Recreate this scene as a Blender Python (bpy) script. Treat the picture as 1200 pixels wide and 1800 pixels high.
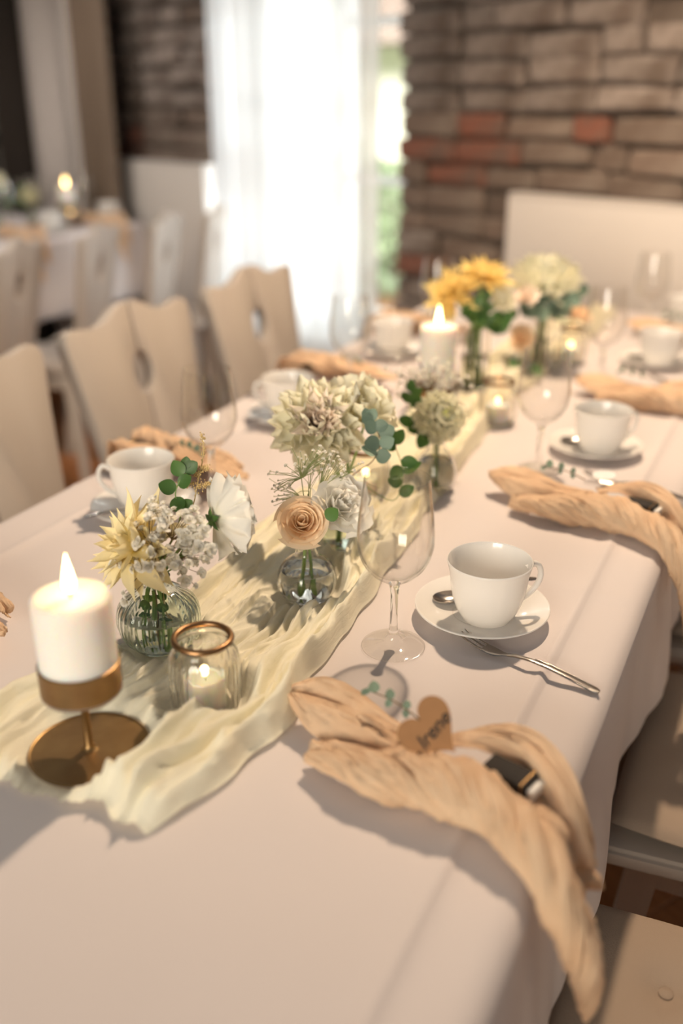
import bpy, bmesh, math, random
import numpy as np
from mathutils import Vector, Matrix, noise
for o in list(bpy.data.objects): bpy.data.objects.remove(o)
S = bpy.context.scene
COL = S.collection
PI = math.pi
rnd = random.Random(7)

# ------------------------------------------------------------------ camera
F, PITCH, YAW, H = 1700.0, math.radians(23.5), math.radians(25.4), 1.289
cp, sp, ca, sa = math.cos(PITCH), math.sin(PITCH), math.cos(YAW), math.sin(YAW)
cam = bpy.data.cameras.new('camera'); camo = bpy.data.objects.new('camera', cam); COL.objects.link(camo)
camo.location = (0, 0, H); camo.rotation_euler = (PI/2-PITCH, 0, YAW)
cam.sensor_fit = 'VERTICAL'; cam.sensor_height = 36; cam.sensor_width = 24; cam.lens = F/1800*36
cam.clip_start = 0.02
cam.dof.use_dof = True; cam.dof.focus_distance = 1.03; cam.dof.aperture_fstop = 1.65
S.camera = camo
S.view_settings.view_transform = 'Standard'; S.view_settings.look = 'None'
S.view_settings.gamma = 1; S.view_settings.exposure = 0.25; S.view_settings.use_curve_mapping = False

# ------------------------------------------------------------------ light
W = bpy.data.worlds.new('world'); S.world = W; W.use_nodes = True
W.node_tree.nodes['Background'].inputs[0].default_value = (0.985, 0.98, 1.0, 1)
W.node_tree.nodes['Background'].inputs[1].default_value = 0.13
try:
    S.cycles.sample_clamp_indirect = 4.0
    S.cycles.max_bounces = 14; S.cycles.transmission_bounces = 14; S.cycles.transparent_max_bounces = 16
except Exception: pass

def P(px, py, z=.75):
    x = px-600; u = 900-py; up = u*cp-F*sp; fw = F*cp+u*sp; t = (z-H)/up
    return Vector((x*t*ca-fw*t*sa, x*t*sa+fw*t*ca, z))

# wall frame
W0 = Vector((-.9, 3.1, 0)); TH = math.atan(-.34)
WU = Vector((math.cos(TH), math.sin(TH), 0)); WN = Vector((math.sin(TH), -math.cos(TH), 0))   # WN faces the room
WM = Matrix.Translation(W0) @ Matrix.Rotation(TH, 4, 'Z')       # local: x along wall, -y into room, z up
def wallpx(px, py, off=0):
    x = px-600; u = 900-py
    d = Vector((x*ca-(F*cp+u*sp)*sa, x*sa+(F*cp+u*sp)*ca, u*cp-F*sp))
    o = Vector((0, 0, H)); w = W0+WN*off
    t = (w-o).dot(WN)/d.dot(WN); p = o+d*t
    return (p-W0).dot(WU), p.z
def WP(u, z, off=0): return W0+WU*u+WN*off+Vector((0, 0, z))

wu0 = wallpx(384, 150)[0]; wu1 = wallpx(706, 150)[0]      # window opening on the wall
def area(name, loc, target, sx, sy, power, col):
    l = bpy.data.lights.new(name, 'AREA'); l.shape = 'RECTANGLE'; l.size = sx; l.size_y = sy; l.energy = power; l.color = col
    o = bpy.data.objects.new(name, l); COL.objects.link(o); o.location = loc
    o.rotation_euler = (Vector(target)-Vector(loc)).to_track_quat('-Z', 'Y').to_euler()
    return o
area('daylight', WP(wu1+1.1, .75, -2.3), WP((wu0+wu1)/2, .85, 0), 2.2, 1.3, 350, (.93, .97, 1.0))
area('front_fill_light', (-.35, -3.2, 1.75), (-.5, 1.2, .9), 1.9, 1.4, 132, (1.0, .885, .755))  # fill light added behind the camera to brighten surfaces facing it
area('garden_daylight', WP(-4.6, 5.0, -4.0), WP(-5.2, .6, -6.0), 5.0, 3.0, 1500, (1.0, .98, .94))

# ------------------------------------------------------------------ materials
def new_mat(name):
    m = bpy.data.materials.new(name); m.use_nodes = True
    nt = m.node_tree; nt.nodes.clear(); out = nt.nodes.new('ShaderNodeOutputMaterial')
    return m, nt, out
def N(nt, kind, **kw):
    n = nt.nodes.new('ShaderNode'+kind)
    for k, v in kw.items():
        if k in n.inputs: n.inputs[k].default_value = v
        else: setattr(n, k, v)
    return n
def rgba(c): return (c[0], c[1], c[2], 1)
def principled(name, col, rough=.5, metal=0, var=None, scale=20, bump=0, bscale=200, sss=0, radius=(.02,.012,.008), coat=0, transl=0, coords='Object', stretch=(1,1,1), rand=0, sheen=0):
    m, nt, out = new_mat(name)
    b = N(nt, 'BsdfPrincipled', Roughness=rough, Metallic=metal)
    b.inputs['Base Color'].default_value = rgba(col)
    tc = N(nt, 'TexCoord'); mp = N(nt, 'Mapping'); mp.inputs['Scale'].default_value = stretch
    nt.links.new(tc.outputs[coords], mp.inputs[0])
    colsock = None
    if var:
        nz = N(nt, 'TexNoise', Scale=scale, Detail=4.0); nt.links.new(mp.outputs[0], nz.inputs['Vector'])
        r = N(nt, 'ValToRGB'); r.color_ramp.elements[0].position = .35; r.color_ramp.elements[1].position = .65
        r.color_ramp.elements[0].color = rgba(col); r.color_ramp.elements[1].color = rgba(var)
        nt.links.new(nz.outputs['Fac'], r.inputs[0]); colsock = r.outputs[0]
    if rand:
        oi = N(nt, 'ObjectInfo'); mr = N(nt, 'MapRange'); mr.inputs['To Min'].default_value = 1-rand; mr.inputs['To Max'].default_value = 1+rand
        nt.links.new(oi.outputs['Random'], mr.inputs['Value'])
        hs = N(nt, 'HueSaturation'); nt.links.new(mr.outputs[0], hs.inputs['Value'])
        if colsock: nt.links.new(colsock, hs.inputs['Color'])
        else: hs.inputs['Color'].default_value = rgba(col)
        colsock = hs.outputs[0]
    if colsock: nt.links.new(colsock, b.inputs['Base Color'])
    if bump:
        nb = N(nt, 'TexNoise', Scale=bscale, Detail=3.0); nt.links.new(mp.outputs[0], nb.inputs['Vector'])
        bp = N(nt, 'Bump', Strength=bump, Distance=.002); nt.links.new(nb.outputs['Fac'], bp.inputs['Height'])
        nt.links.new(bp.outputs[0], b.inputs['Normal'])
    if sss:
        b.inputs['Subsurface Weight'].default_value = sss; b.inputs['Subsurface Radius'].default_value = radius; b.inputs['Subsurface Scale'].default_value = 1
    if coat: b.inputs['Coat Weight'].default_value = coat
    if sheen: b.inputs['Sheen Weight'].default_value = sheen
    last = b.outputs[0]
    if transl:
        t = N(nt, 'BsdfTranslucent'); t.inputs[0].default_value = rgba(col)
        if colsock: nt.links.new(colsock, t.inputs[0])
        mx = N(nt, 'MixShader', Fac=transl); nt.links.new(last, mx.inputs[1]); nt.links.new(t.outputs[0], mx.inputs[2]); last = mx.outputs[0]
    nt.links.new(last, out.inputs[0])
    return m
def petal_mat(name, base, tip, transl=.4, rand=.06, pos=.5):
    m, nt, out = new_mat(name)
    tc = N(nt, 'TexCoord'); sx = N(nt, 'SeparateXYZ'); nt.links.new(tc.outputs['UV'], sx.inputs[0])
    r = N(nt, 'ValToRGB'); r.color_ramp.elements[0].color = rgba(base); r.color_ramp.elements[1].color = rgba(tip); r.color_ramp.elements[1].position = pos
    nt.links.new(sx.outputs[1], r.inputs[0])
    oi = N(nt, 'ObjectInfo'); mr = N(nt, 'MapRange'); mr.inputs['To Min'].default_value = 1-rand; mr.inputs['To Max'].default_value = 1+rand
    nt.links.new(oi.outputs['Random'], mr.inputs['Value'])
    hs = N(nt, 'HueSaturation'); nt.links.new(mr.outputs[0], hs.inputs['Value']); nt.links.new(r.outputs[0], hs.inputs['Color'])
    d = N(nt, 'BsdfPrincipled', Roughness=.6); nt.links.new(hs.outputs[0], d.inputs['Base Color'])
    d.inputs['Specular IOR Level'].default_value = .2
    t = N(nt, 'BsdfTranslucent'); nt.links.new(hs.outputs[0], t.inputs[0])
    mx = N(nt, 'MixShader', Fac=transl); nt.links.new(d.outputs[0], mx.inputs[1]); nt.links.new(t.outputs[0], mx.inputs[2])
    nt.links.new(mx.outputs[0], out.inputs[0]); return m
def glass_mat(name, tint=(1,1,1), ior=1.5, clear=.55, rough=0):
    m, nt, out = new_mat(name)
    g = N(nt, 'BsdfGlass', Roughness=rough, IOR=ior); g.inputs['Color'].default_value = rgba(tint)
    t = N(nt, 'BsdfTransparent'); t.inputs[0].default_value = rgba(tint)
    mx = N(nt, 'MixShader', Fac=clear); nt.links.new(g.outputs[0], mx.inputs[1]); nt.links.new(t.outputs[0], mx.inputs[2])
    nt.links.new(mx.outputs[0], out.inputs[0]); return m
def thin_mat(name, tint=(1,1,1), ior=1.45):
    m, nt, out = new_mat(name)
    t = N(nt, 'BsdfTransparent'); t.inputs[0].default_value = rgba(tint); g = N(nt, 'BsdfGlossy', Roughness=.02)
    ge = N(nt, 'NewGeometry'); vd = N(nt, 'VectorMath', operation='DOT_PRODUCT'); nt.links.new(ge.outputs['Incoming'], vd.inputs[0]); nt.links.new(ge.outputs['Normal'], vd.inputs[1])
    def mt(op, a, b=None):
        q = N(nt, 'Math', operation=op)
        for i, v in enumerate((a, b)):
            if v is None: continue
            if isinstance(v, (int, float)): q.inputs[i].default_value = v
            else: nt.links.new(v, q.inputs[i])
        return q.outputs[0]
    r0 = ((ior-1)/(ior+1))**2
    cosv = mt('MAXIMUM', mt('ABSOLUTE', vd.outputs['Value']), .06)
    cc = N(nt, 'CombineColor')
    for i in range(3): nt.links.new(mt('POWER', tint[i], mt('DIVIDE', 1.0, cosv)), cc.inputs[i])
    nt.links.new(cc.outputs[0], t.inputs[0])
    sch = mt('ADD', mt('MULTIPLY', mt('POWER', mt('SUBTRACT', 1.0, mt('ABSOLUTE', vd.outputs['Value'])), 4.0), 1-r0), r0)   # thin-wall Fresnel (Schlick)
    mx = N(nt, 'MixShader'); nt.links.new(sch, mx.inputs[0]); nt.links.new(t.outputs[0], mx.inputs[1]); nt.links.new(g.outputs[0], mx.inputs[2])
    nt.links.new(mx.outputs[0], out.inputs[0]); return m
def emit_mat(name, col, strength):
    m, nt, out = new_mat(name); e = N(nt, 'Emission', Strength=strength); e.inputs[0].default_value = rgba(col)
    nt.links.new(e.outputs[0], out.inputs[0]); return m

M = {}
M['cloth'] = principled('white_linen', (.655, .592, .578), .8, var=(.632, .57, .556), scale=3, bump=.10, bscale=900, sheen=.15)
def runner_mat():
    m, nt, out = new_mat('cream_gauze')
    tc = N(nt, 'TexCoord'); mp = N(nt, 'Mapping'); mp.inputs['Scale'].default_value = (1, .22, 1); nt.links.new(tc.outputs['Object'], mp.inputs[0])
    nz = N(nt, 'TexNoise', Scale=130.0, Detail=5.0, Distortion=1.2); nt.links.new(mp.outputs[0], nz.inputs['Vector'])
    bp = N(nt, 'Bump', Strength=.4, Distance=.003); nt.links.new(nz.outputs['Fac'], bp.inputs['Height'])
    b = N(nt, 'BsdfPrincipled', Roughness=.85); b.inputs['Base Color'].default_value = (.975, .93, .755, 1); nt.links.new(bp.outputs[0], b.inputs['Normal'])
    b.inputs['Specular IOR Level'].default_value = .15
    t = N(nt, 'BsdfTranslucent'); t.inputs[0].default_value = (.965, .925, .78, 1); nt.links.new(bp.outputs[0], t.inputs['Normal'])
    mx = N(nt, 'MixShader', Fac=.22); nt.links.new(b.outputs[0], mx.inputs[1]); nt.links.new(t.outputs[0], mx.inputs[2])
    tr = N(nt, 'BsdfTransparent'); m2 = N(nt, 'MixShader', Fac=.04); nt.links.new(mx.outputs[0], m2.inputs[1]); nt.links.new(tr.outputs[0], m2.inputs[2])
    nt.links.new(m2.outputs[0], out.inputs[0]); return m
M['runner'] = runner_mat()
M['napkin'] = principled('apricot_gauze', (.78, .54, .345), .9, var=(.84, .62, .42), scale=25, bump=.5, bscale=500, transl=.22)
M['brass'] = principled('aged_brass', (.35, .225, .10), .40, 1, var=(.27, .165, .075), scale=30, bump=.05, bscale=120)
M['brass_rim'] = principled('bronze_rim', (.27, .155, .075), .35, 1)
M['wax'] = principled('white_wax', (.93, .88, .82), .45, sss=1.0, radius=(.012, .008, .005))
M['wick'] = principled('burnt_wick', (.03, .02, .015), .9)
M['flame'] = emit_mat('flame', (1.0, .66, .26), 14)
M['glass'] = glass_mat('clear_glass', (.995, .995, .99), 1.5, 0)
M['thin'] = thin_mat('thin_clear_glass', (.990, .988, .983), 1.5)
M['glassgreen'] = glass_mat('pale_green_glass', (.965, .99, .965), 1.46, 0)
M['jar'] = glass_mat('jar_glass', (.99, .985, .97), 1.45, 0)
M['pane'] = thin_mat('window_pane', (.98, .99, .98), 1.3)
M['water'] = glass_mat('water', (.985, .99, .975), 1.33, 0)
M['opal'] = principled('white_opal_glass', (.95, .93, .90), .12, coat=.3, transl=.3)
M['steel'] = principled('brushed_steel', (.42, .39, .36), .22, 1)
M['darkbox'] = principled('dark_wrapper', (.018, .013, .010), .85)
M['kraft'] = principled('kraft_card', (.40, .20, .085), .8, var=(.37, .185, .078), scale=60)
M['ink'] = principled('black_ink', (.02, .018, .016), .7)
M['paper'] = principled('white_paper', (.85, .82, .78), .7)
M['stem'] = principled('green_stem', (.22, .36, .085), .5, rand=.15)
M['gystem'] = principled('pale_green_twig', (.30, .34, .14), .6)
M['twig'] = principled('brown_twig', (.16, .105, .05), .7)
M['leaf'] = principled('green_leaf', (.075, .17, .04), .45, transl=.25, rand=.2)
M['eucalyptus'] = principled('eucalyptus_leaf', (.20, .29, .22), .55, transl=.2, rand=.25)
M['astilbe'] = principled('straw_yellow', (.70, .53, .25), .8)
M['p_yellow'] = petal_mat('yellow_petal', (.92, .80, .34), (.97, .86, .54), .3)
M['p_gold'] = petal_mat('golden_petal', (.88, .66, .18), (.95, .78, .34), .4)
M['p_white'] = petal_mat('white_petal', (.97, .93, .78), (.99, .965, .90), .3, pos=.35)
M['p_cream'] = petal_mat('cream_petal', (.95, .89, .56), (.985, .945, .77), .25)
M['p_peach'] = petal_mat('peach_petal', (.93, .68, .43), (.98, .81, .60), .35, pos=.8)
M['p_blush'] = petal_mat('blush_petal', (.93, .70, .55), (.98, .87, .76), .25, pos=.6)
M['p_pomp'] = petal_mat('pompon_petal', (.95, .91, .50), (.985, .955, .77), .22)
M['p_green'] = petal_mat('lime_petal', (.70, .74, .16), (.85, .86, .40), .35)
M['gyp'] = petal_mat('gypsophila_petal', (.94, .88, .64), (.99, .965, .90), .25)
M['chair'] = principled('cream_paint', (.47, .415, .365), .5, var=(.445, .39, .345), scale=4)
M['cushion'] = principled('beige_canvas', (.34, .262, .20), .9, bump=.35, bscale=700)
M['wood'] = principled('oiled_planks', (.36, .15, .055), .4, var=(.26, .10, .035), scale=6, stretch=(1, 8, 8), rand=.2)
M['tablewood'] = principled('table_timber', (.35, .22, .12), .5)
M['b_white'] = principled('whitewashed_brick', (.31, .265, .24), .9, var=(.125, .095, .078), scale=9, bump=.6, bscale=50, rand=.15)
M['b_brown'] = principled('brown_brick', (.108, .070, .053), .9, var=(.175, .137, .112), scale=9, bump=.6, bscale=50, rand=.25)
M['b_red'] = principled('red_brick', (.235, .070, .040), .9, var=(.14, .085, .065), scale=9, bump=.6, bscale=50, rand=.15)
M['mortar'] = principled('old_mortar', (.085, .064, .052), .95, var=(.15, .12, .10), scale=5, bump=.8, bscale=40)
M['white'] = principled('white_enamel', (.62, .575, .54), .4)
M['frame'] = principled('window_paint', (.75, .76, .74), .4)
M['drape'] = principled('brown_drape', (.16, .115, .082), .9)
M['dimcurtain'] = principled('pale_curtain', (.62, .56, .52), .9, transl=.2)
M['shelf'] = principled('dark_shelf_wood', (.02, .014, .01), .5)
M['black'] = principled('black_metal', (.03, .03, .03), .4)
M['hedge'] = principled('hedge_green', (.26, .36, .17), .7, var=(.45, .54, .34), scale=6)
M['house'] = principled('pale_render', (.8, .74, .66), .8)
def sheer_mat():
    m, nt, out = new_mat('sheer_voile')
    d = N(nt, 'BsdfDiffuse'); d.inputs[0].default_value = (.86, .87, .88, 1)
    t = N(nt, 'BsdfTranslucent'); t.inputs[0].default_value = (.90, .92, .94, 1)
    mx = N(nt, 'MixShader', Fac=.62); nt.links.new(d.outputs[0], mx.inputs[1]); nt.links.new(t.outputs[0], mx.inputs[2])
    tr = N(nt, 'BsdfTransparent'); m2 = N(nt, 'MixShader', Fac=.15); nt.links.new(mx.outputs[0], m2.inputs[1]); nt.links.new(tr.outputs[0], m2.inputs[2])
    nt.links.new(m2.outputs[0], out.inputs[0]); return m
M['sheer'] = sheer_mat()

# ------------------------------------------------------------------ mesh helpers
def mk(name, verts, faces, uvs=None, smooth=True, sharp=40):
    me = bpy.data.meshes.new(name); me.from_pydata([tuple(v) for v in verts], [], faces); me.update()
    if uvs is not None:
        ul = me.uv_layers.new(name='uv')
        for l in me.loops: ul.data[l.index].uv = uvs[l.vertex_index]
    if smooth:
        me.polygons.foreach_set('use_smooth', [True]*len(me.polygons))
        if sharp: me.set_sharp_from_angle(angle=math.radians(sharp))
    return me
def obj(name, me, mat=None, parent=None, mtx=None):
    o = bpy.data.objects.new(name, me); COL.objects.link(o)
    if mat is not None and len(me.materials) == 0: me.materials.append(mat)
    if parent: o.parent = parent
    if mtx is not None: o.matrix_basis = mtx
    return o
def tag(o, label, cat, group=None):
    o['label'] = label; o['category'] = cat
    if group: o['group'] = group
    return o
def thing(name, label, cat, loc=(0,0,0), rz=0, group=None):
    o = bpy.data.objects.new(name, None); COL.objects.link(o); o.location = loc; o.rotation_euler = (0, 0, rz); o.empty_display_size = .05
    return tag(o, label, cat, group)
def struct(o): o['kind'] = 'structure'; return o
def copy_tree(o, parent=None):
    c = o.copy(); COL.objects.link(c); c.parent = parent
    for ch in list(o.children): copy_tree(ch, c)
    return c
def dup(root, loc, rz=None, label=None, group=None, scale=None):
    c = copy_tree(root); c.location = loc
    if rz is not None: c.rotation_euler = (0, 0, rz)
    if label: c['label'] = label
    if group: c['group'] = group
    if scale: c.scale = scale
    return c
def lathe(prof, n=48, mod=None, sharp=40):
    v, f, rings = [], [], []
    for r, z in prof:
        if r < 1e-6: rings.append([len(v)]); v.append((0, 0, z))
        else:
            ids = []
            for k in range(n):
                a = 2*PI*k/n; rr = r*(mod(a, z, r) if mod else 1)
                ids.append(len(v)); v.append((rr*math.cos(a), rr*math.sin(a), z))
            rings.append(ids)
    for A, B in zip(rings, rings[1:]):
        for k in range(n):
            k2 = (k+1) % n
            if len(A) == 1 and len(B) == 1: continue
            if len(A) == 1: f.append((A[0], B[k2], B[k]))
            elif len(B) == 1: f.append((A[k], A[k2], B[0]))
            else: f.append((A[k], A[k2], B[k2], B[k]))
    return mk('lathe', v, f, sharp=sharp)
def smoothprof(pts, per=6):
    out = []
    for i in range(len(pts)-1):
        p0 = pts[max(i-1, 0)]; p1 = pts[i]; p2 = pts[i+1]; p3 = pts[min(i+2, len(pts)-1)]
        for k in range(per):
            t = k/per
            out.append(tuple(.5*((2*p1[j])+(-p0[j]+p2[j])*t+(2*p0[j]-5*p1[j]+4*p2[j]-p3[j])*t*t+(-p0[j]+3*p1[j]-3*p2[j]+p3[j])*t**3) for j in range(len(p1))))
    out.append(tuple(pts[-1])); return out
def tube_data(path, rad, n=8, cap=True):
    path = [Vector(p) for p in path]
    if not hasattr(rad, '__len__'): rad = [rad]*len(path)
    v, f = [], []
    up = None
    for i, p in enumerate(path):
        t = (path[min(i+1, len(path)-1)]-path[max(i-1, 0)]).normalized()
        if up is None: up = Vector((0, 0, 1)) if abs(t.z) < .9 else Vector((1, 0, 0))
        s = t.cross(up)
        if s.length < 1e-5: s = t.orthogonal()
        s.normalize(); u2 = s.cross(t).normalized(); up = u2
        for k in range(n):
            a = 2*PI*k/n; v.append(p+(s*math.cos(a)+u2*math.sin(a))*rad[i])
    for i in range(len(path)-1):
        for k in range(n): f.append((i*n+k, i*n+(k+1) % n, (i+1)*n+(k+1) % n, (i+1)*n+k))
    if cap: f.append(tuple(range(n-1, -1, -1))); f.append(tuple((len(path)-1)*n+k for k in range(n)))
    return v, f
def tube(path, rad, n=8): return mk('tube', *tube_data(path, rad, n))
class MB:
    def __init__(s): s.v = []; s.f = []; s.uv = []
    def add(s, v, f, uv=None):
        b = len(s.v); s.v += [tuple(q) for q in v]; s.f += [tuple(i+b for i in q) for q in f]; s.uv += (uv if uv else [(0, .9)]*len(v)); return s
    def me(s, name='joined', **k): return mk(name, s.v, s.f, s.uv, **k)
def box_data(x0, x1, y0, y1, z0, z1):
    v = [(x, y, z) for z in (z0, z1) for y in (y0, y1) for x in (x0, x1)]
    return v, [(0,2,3,1), (4,5,7,6), (0,1,5,4), (2,6,7,3), (0,4,6,2), (1,3,7,5)]
def bevel_box(x0, x1, y0, y1, z0, z1, b=.005, seg=2):
    bm = bmesh.new(); v, f = box_data(x0, x1, y0, y1, z0, z1)
    vs = [bm.verts.new(q) for q in v]
    for q in f: bm.faces.new([vs[i] for i in q])
    bmesh.ops.bevel(bm, geom=bm.edges[:], offset=b, segments=seg, affect='EDGES', profile=.5)
    me = bpy.data.meshes.new('box'); bm.to_mesh(me); bm.free()
    me.polygons.foreach_set('use_smooth', [True]*len(me.polygons)); me.set_sharp_from_angle(angle=math.radians(35)); return me
def grid_faces(nu, nv, wrap=False):
    f = []
    for i in range(nu-1):
        for j in range(nv if wrap else nv-1): f.append((i*nv+j, i*nv+(j+1) % nv, (i+1)*nv+(j+1) % nv, (i+1)*nv+j))
    return f
def extrude_poly(pts, d0, d1, axis='x', bevel=.004):
    # pts: (lateral y, z) outline; thickness along x
    bm = bmesh.new(); a = [bm.verts.new((d0, p[0], p[1])) for p in pts]; fa = bm.faces.new(a)
    r = bmesh.ops.extrude_face_region(bm, geom=[fa]); nv = [g for g in r['geom'] if isinstance(g, bmesh.types.BMVert)]
    bmesh.ops.translate(bm, verts=nv, vec=(d1-d0, 0, 0)); bmesh.ops.recalc_face_normals(bm, faces=bm.faces[:])
    if bevel:
        es = [e for e in bm.edges if len(e.link_faces) == 2 and e.calc_face_angle(0) > 1.2]
        bmesh.ops.bevel(bm, geom=es, offset=bevel, segments=2, affect='EDGES', profile=.5)
    me = bpy.data.meshes.new('board'); bm.to_mesh(me); bm.free()
    me.polygons.foreach_set('use_smooth', [True]*len(me.polygons)); me.set_sharp_from_angle(angle=math.radians(35)); return me
def sst(a, b, x):
    t = min(1, max(0, (x-a)/(b-a))); return t*t*(3-2*t)
def nz(x, y, z=0): return noise.noise(Vector((x, y, z)))
def interp(y, tab):
    return float(np.interp(y, [t[0] for t in tab], [t[1] for t in tab]))
ZT = .75        # table top (cloth surface)

# ------------------------------------------------------------------ setting
fl = struct(obj('floor', mk('floor', *box_data(-6, 2.5, -2.8, 8, -.06, -.022), smooth=False), M['mortar']))
pl = bevel_box(0, .136, -5, 5, -.022, 0, .002, 1)
FROT = Matrix.Rotation(math.radians(-32), 4, 'Z')
for i in range(-34, 34):
    c = FROT @ Matrix.Translation((i*.138, 0, 0)); p0 = c @ Vector((0, 0, 0))
    if abs(i) < 34: obj('plank', pl, M['wood'], fl, Matrix.Translation((-1.2, 1.6, 0)) @ c)

wl, wr = -5.0, 1.9     # extents along the wall
ZW0, ZW1 = .42, 2.5    # window opening
wb = MB()
for a, b, c, d in ((wl, wu0, 0, 2.7), (wu1, wr, 0, 2.7), (wu0, wu1, 0, ZW0), (wu0, wu1, ZW1, 2.7)): wb.add(*box_data(a, b, .03, .36, c, d))
wall = struct(obj('wall_back', wb.me(smooth=False), M['mortar'], None, WM))
def brick_mesh(l, h, seed):
    r = random.Random(seed); bm = bmesh.new(); v, f = box_data(0, l, -.012, .06, 0, h)
    vs = [bm.verts.new((q[0]+r.uniform(-.008, .008), q[1], q[2]+r.uniform(-.007, .007))) for q in v]
    for q in f: bm.faces.new([vs[i] for i in q])
    bmesh.ops.bevel(bm, geom=bm.edges[:], offset=.010, segments=1, affect='EDGES')
    for w in bm.verts: w.co += Vector((r.uniform(-.003, .003), r.uniform(-.003, .003), r.uniform(-.003, .003)))
    me = bpy.data.meshes.new('brick'); bm.to_mesh(me); bm.free(); return me
BR = {}
for k, l in (('s', .235), ('h', .112), ('t', .175)):
    for mt in ('b_white', 'b_brown', 'b_red'): BR[k, mt] = [brick_mesh(l, .068, q+len(BR)*9) for q in range(6)]
rest = MB(); CP = .0765; nb = 0
rb = random.Random(3)
for c in range(0, 35):
    z = c*CP+.008; u = wl+(.12 if c % 2 else 0)+rb.uniform(-.03, .03)
    while u < wr-.1:
        k = 's' if rb.random() < .72 else ('h' if rb.random() < .6 else 't'); l = {'s': .235, 'h': .112, 't': .175}[k]
        inwin = not (u+l < wu0+.02 or u > wu1-.02) and ZW0-.05 < z < ZW1
        if inwin:
            if u < wu0-.04:     # cut brick up to the reveal
                k = 'h'; l = .112
                if u+l > wu0: u = wu0-l
            else: u = wu1; continue
        whiteness = z > 1.185+.05*nz(u*1.5, c*.3, 2)
        if whiteness: mt = 'b_white' if rb.random() < .93 else 'b_brown'
        else:
            q = nz(u*2.1, z*5, 5); mt = 'b_red' if q > .34 or rb.random() < .09 else ('b_white' if rb.random() < .10 else 'b_brown')
        dep = rb.uniform(-.010, .016)
        if .62 < z < 1.78 and -2.75 < u < .95 and nb < 300:
            if not (whiteness and rb.random() < .05):
                o = obj('brick', BR[k, mt][rb.randrange(6)], M[mt], wall, Matrix.Translation((u, dep, z+rb.uniform(-.003, .003))) @ Matrix.Rotation(rb.uniform(-.012, .012), 4, 'Y') @ Matrix.Diagonal((1, 1, rb.uniform(.92, 1.08), 1)))
                nb += 1
        else: rest.add(*box_data(u, u+l, -.01+dep, .05, z, z+.062))
        u += l+.010
o = obj('brick_rest', rest.me(smooth=False), M['b_white'], wall); o['kind'] = 'stuff'; o['label'] = 'bricks of the wall beyond the ones in view'

struct(obj('wall_left', mk('wall_left', *box_data(-5.3, -5.12, -2.6, 4.42, 0, 2.75), smooth=False), principled('grey_plaster', (.30, .26, .23), .9, var=(.27, .23, .20), scale=3)))
# unseen wall behind the photographer, with a window added for front fill light
fw = struct(obj('wall_front', MB().add(*box_data(-6, -1.35, -2.8, -2.6, 0, 2.75)).add(*box_data(.65, 2.5, -2.8, -2.6, 0, 2.75)).add(*box_data(-1.35, .65, -2.8, -2.6, 0, .95)).add(*box_data(-1.35, .65, -2.8, -2.6, 2.45, 2.75)).me(smooth=False), principled('brown_plaster', (.26, .20, .16), .9)))
fill_win = struct(bpy.data.objects.new('fill_window', None)); COL.objects.link(fill_win)
for a, b, c, d in ((-1.35, -1.29, .95, 2.45), (.59, .65, .95, 2.45), (-1.29, .59, .95, 1.01), (-1.29, .59, 2.39, 2.45), (-.38, -.32, 1.01, 2.39)):
    obj('window_frame', bevel_box(a, b, -2.74, -2.68, c, d, .006, 1), M['frame'], fill_win)
for a, b in ((-1.29, -.38), (-.32, .59)): obj('pane', mk('pane', *box_data(a, b, -2.715, -2.711, 1.01, 2.39), smooth=False), M['pane'], fill_win)

# window
win = struct(bpy.data.objects.new('window_1', None)); COL.objects.link(win); win.matrix_basis = WM
fd = .20
for a, b, c, d in ((wu0, wu0+.06, ZW0, ZW1), (wu1-.06, wu1, ZW0, ZW1), (wu0, wu1, ZW0, ZW0+.07), (wu0, wu1, ZW1-.07, ZW1), ((wu0+wu1)/2-.03, (wu0+wu1)/2+.03, ZW0, ZW1)):
    obj('window_frame', bevel_box(a, b, fd, fd+.06, c, d, .006, 1), M['frame'], win)
for z in (.98, 1.52, 2.05): obj('glazing_bar', bevel_box(wu0+.05, wu1-.05, fd+.012, fd+.045, z-.015, z+.015, .004, 1), M['frame'], win)
for i in range(2):
    for z0, z1 in ((ZW0+.07, .965), (.995, 1.505), (1.535, 2.035), (2.065, ZW1-.07)):
        a = wu0+.06 if i == 0 else (wu0+wu1)/2+.03; b = (wu0+wu1)/2-.03 if i == 0 else wu1-.06
        obj('pane', mk('pane', *box_data(a, b, fd+.026, fd+.030, z0, z1), smooth=False), M['pane'], win)
obj('window_sill', bevel_box(wu0-.0, wu1+.0, -.03, fd, ZW0-.03, ZW0, .006, 1), M['frame'], win)

# sheer curtain covering the left nine tenths of the window
cu1 = wallpx(664, 200, .07)[0]; cu0 = wallpx(378, 200, .07)[0]
nu, nv = 220, 14; vv = []
for j in range(nv):
    z = .04+(2.5-.04)*j/(nv-1)
    for i in range(nu):
        s = i/(nu-1); u = cu0+(cu1-cu0)*s
        a = .022*math.sin(s*2*PI*13+1.3*math.sin(s*17))+.012*nz(s*30, z*.6, 1)
        vv.append(WP(u, z, .085+a*(1.0-.15*z)))
me = mk('sheer', vv, grid_faces(nv, nu))
tag(obj('sheer_curtain', me, M['sheer']), 'floor-length sheer white curtain glowing in front of the window', 'curtain')
rod = thing('curtain_rod', 'thin metal rod holding the sheer curtain above the window', 'curtain rod')
obj('rod', tube([WP(cu0-.12, 2.52, .085), WP(wu1+.15, 2.52, .085)], .011, 10), M['black'], rod)
for u in (cu0-.06, wu1+.09): obj('bracket', tube([WP(u, 2.52, .085), WP(u, 2.52, -.0)], .008, 8), M['black'], rod)

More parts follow.
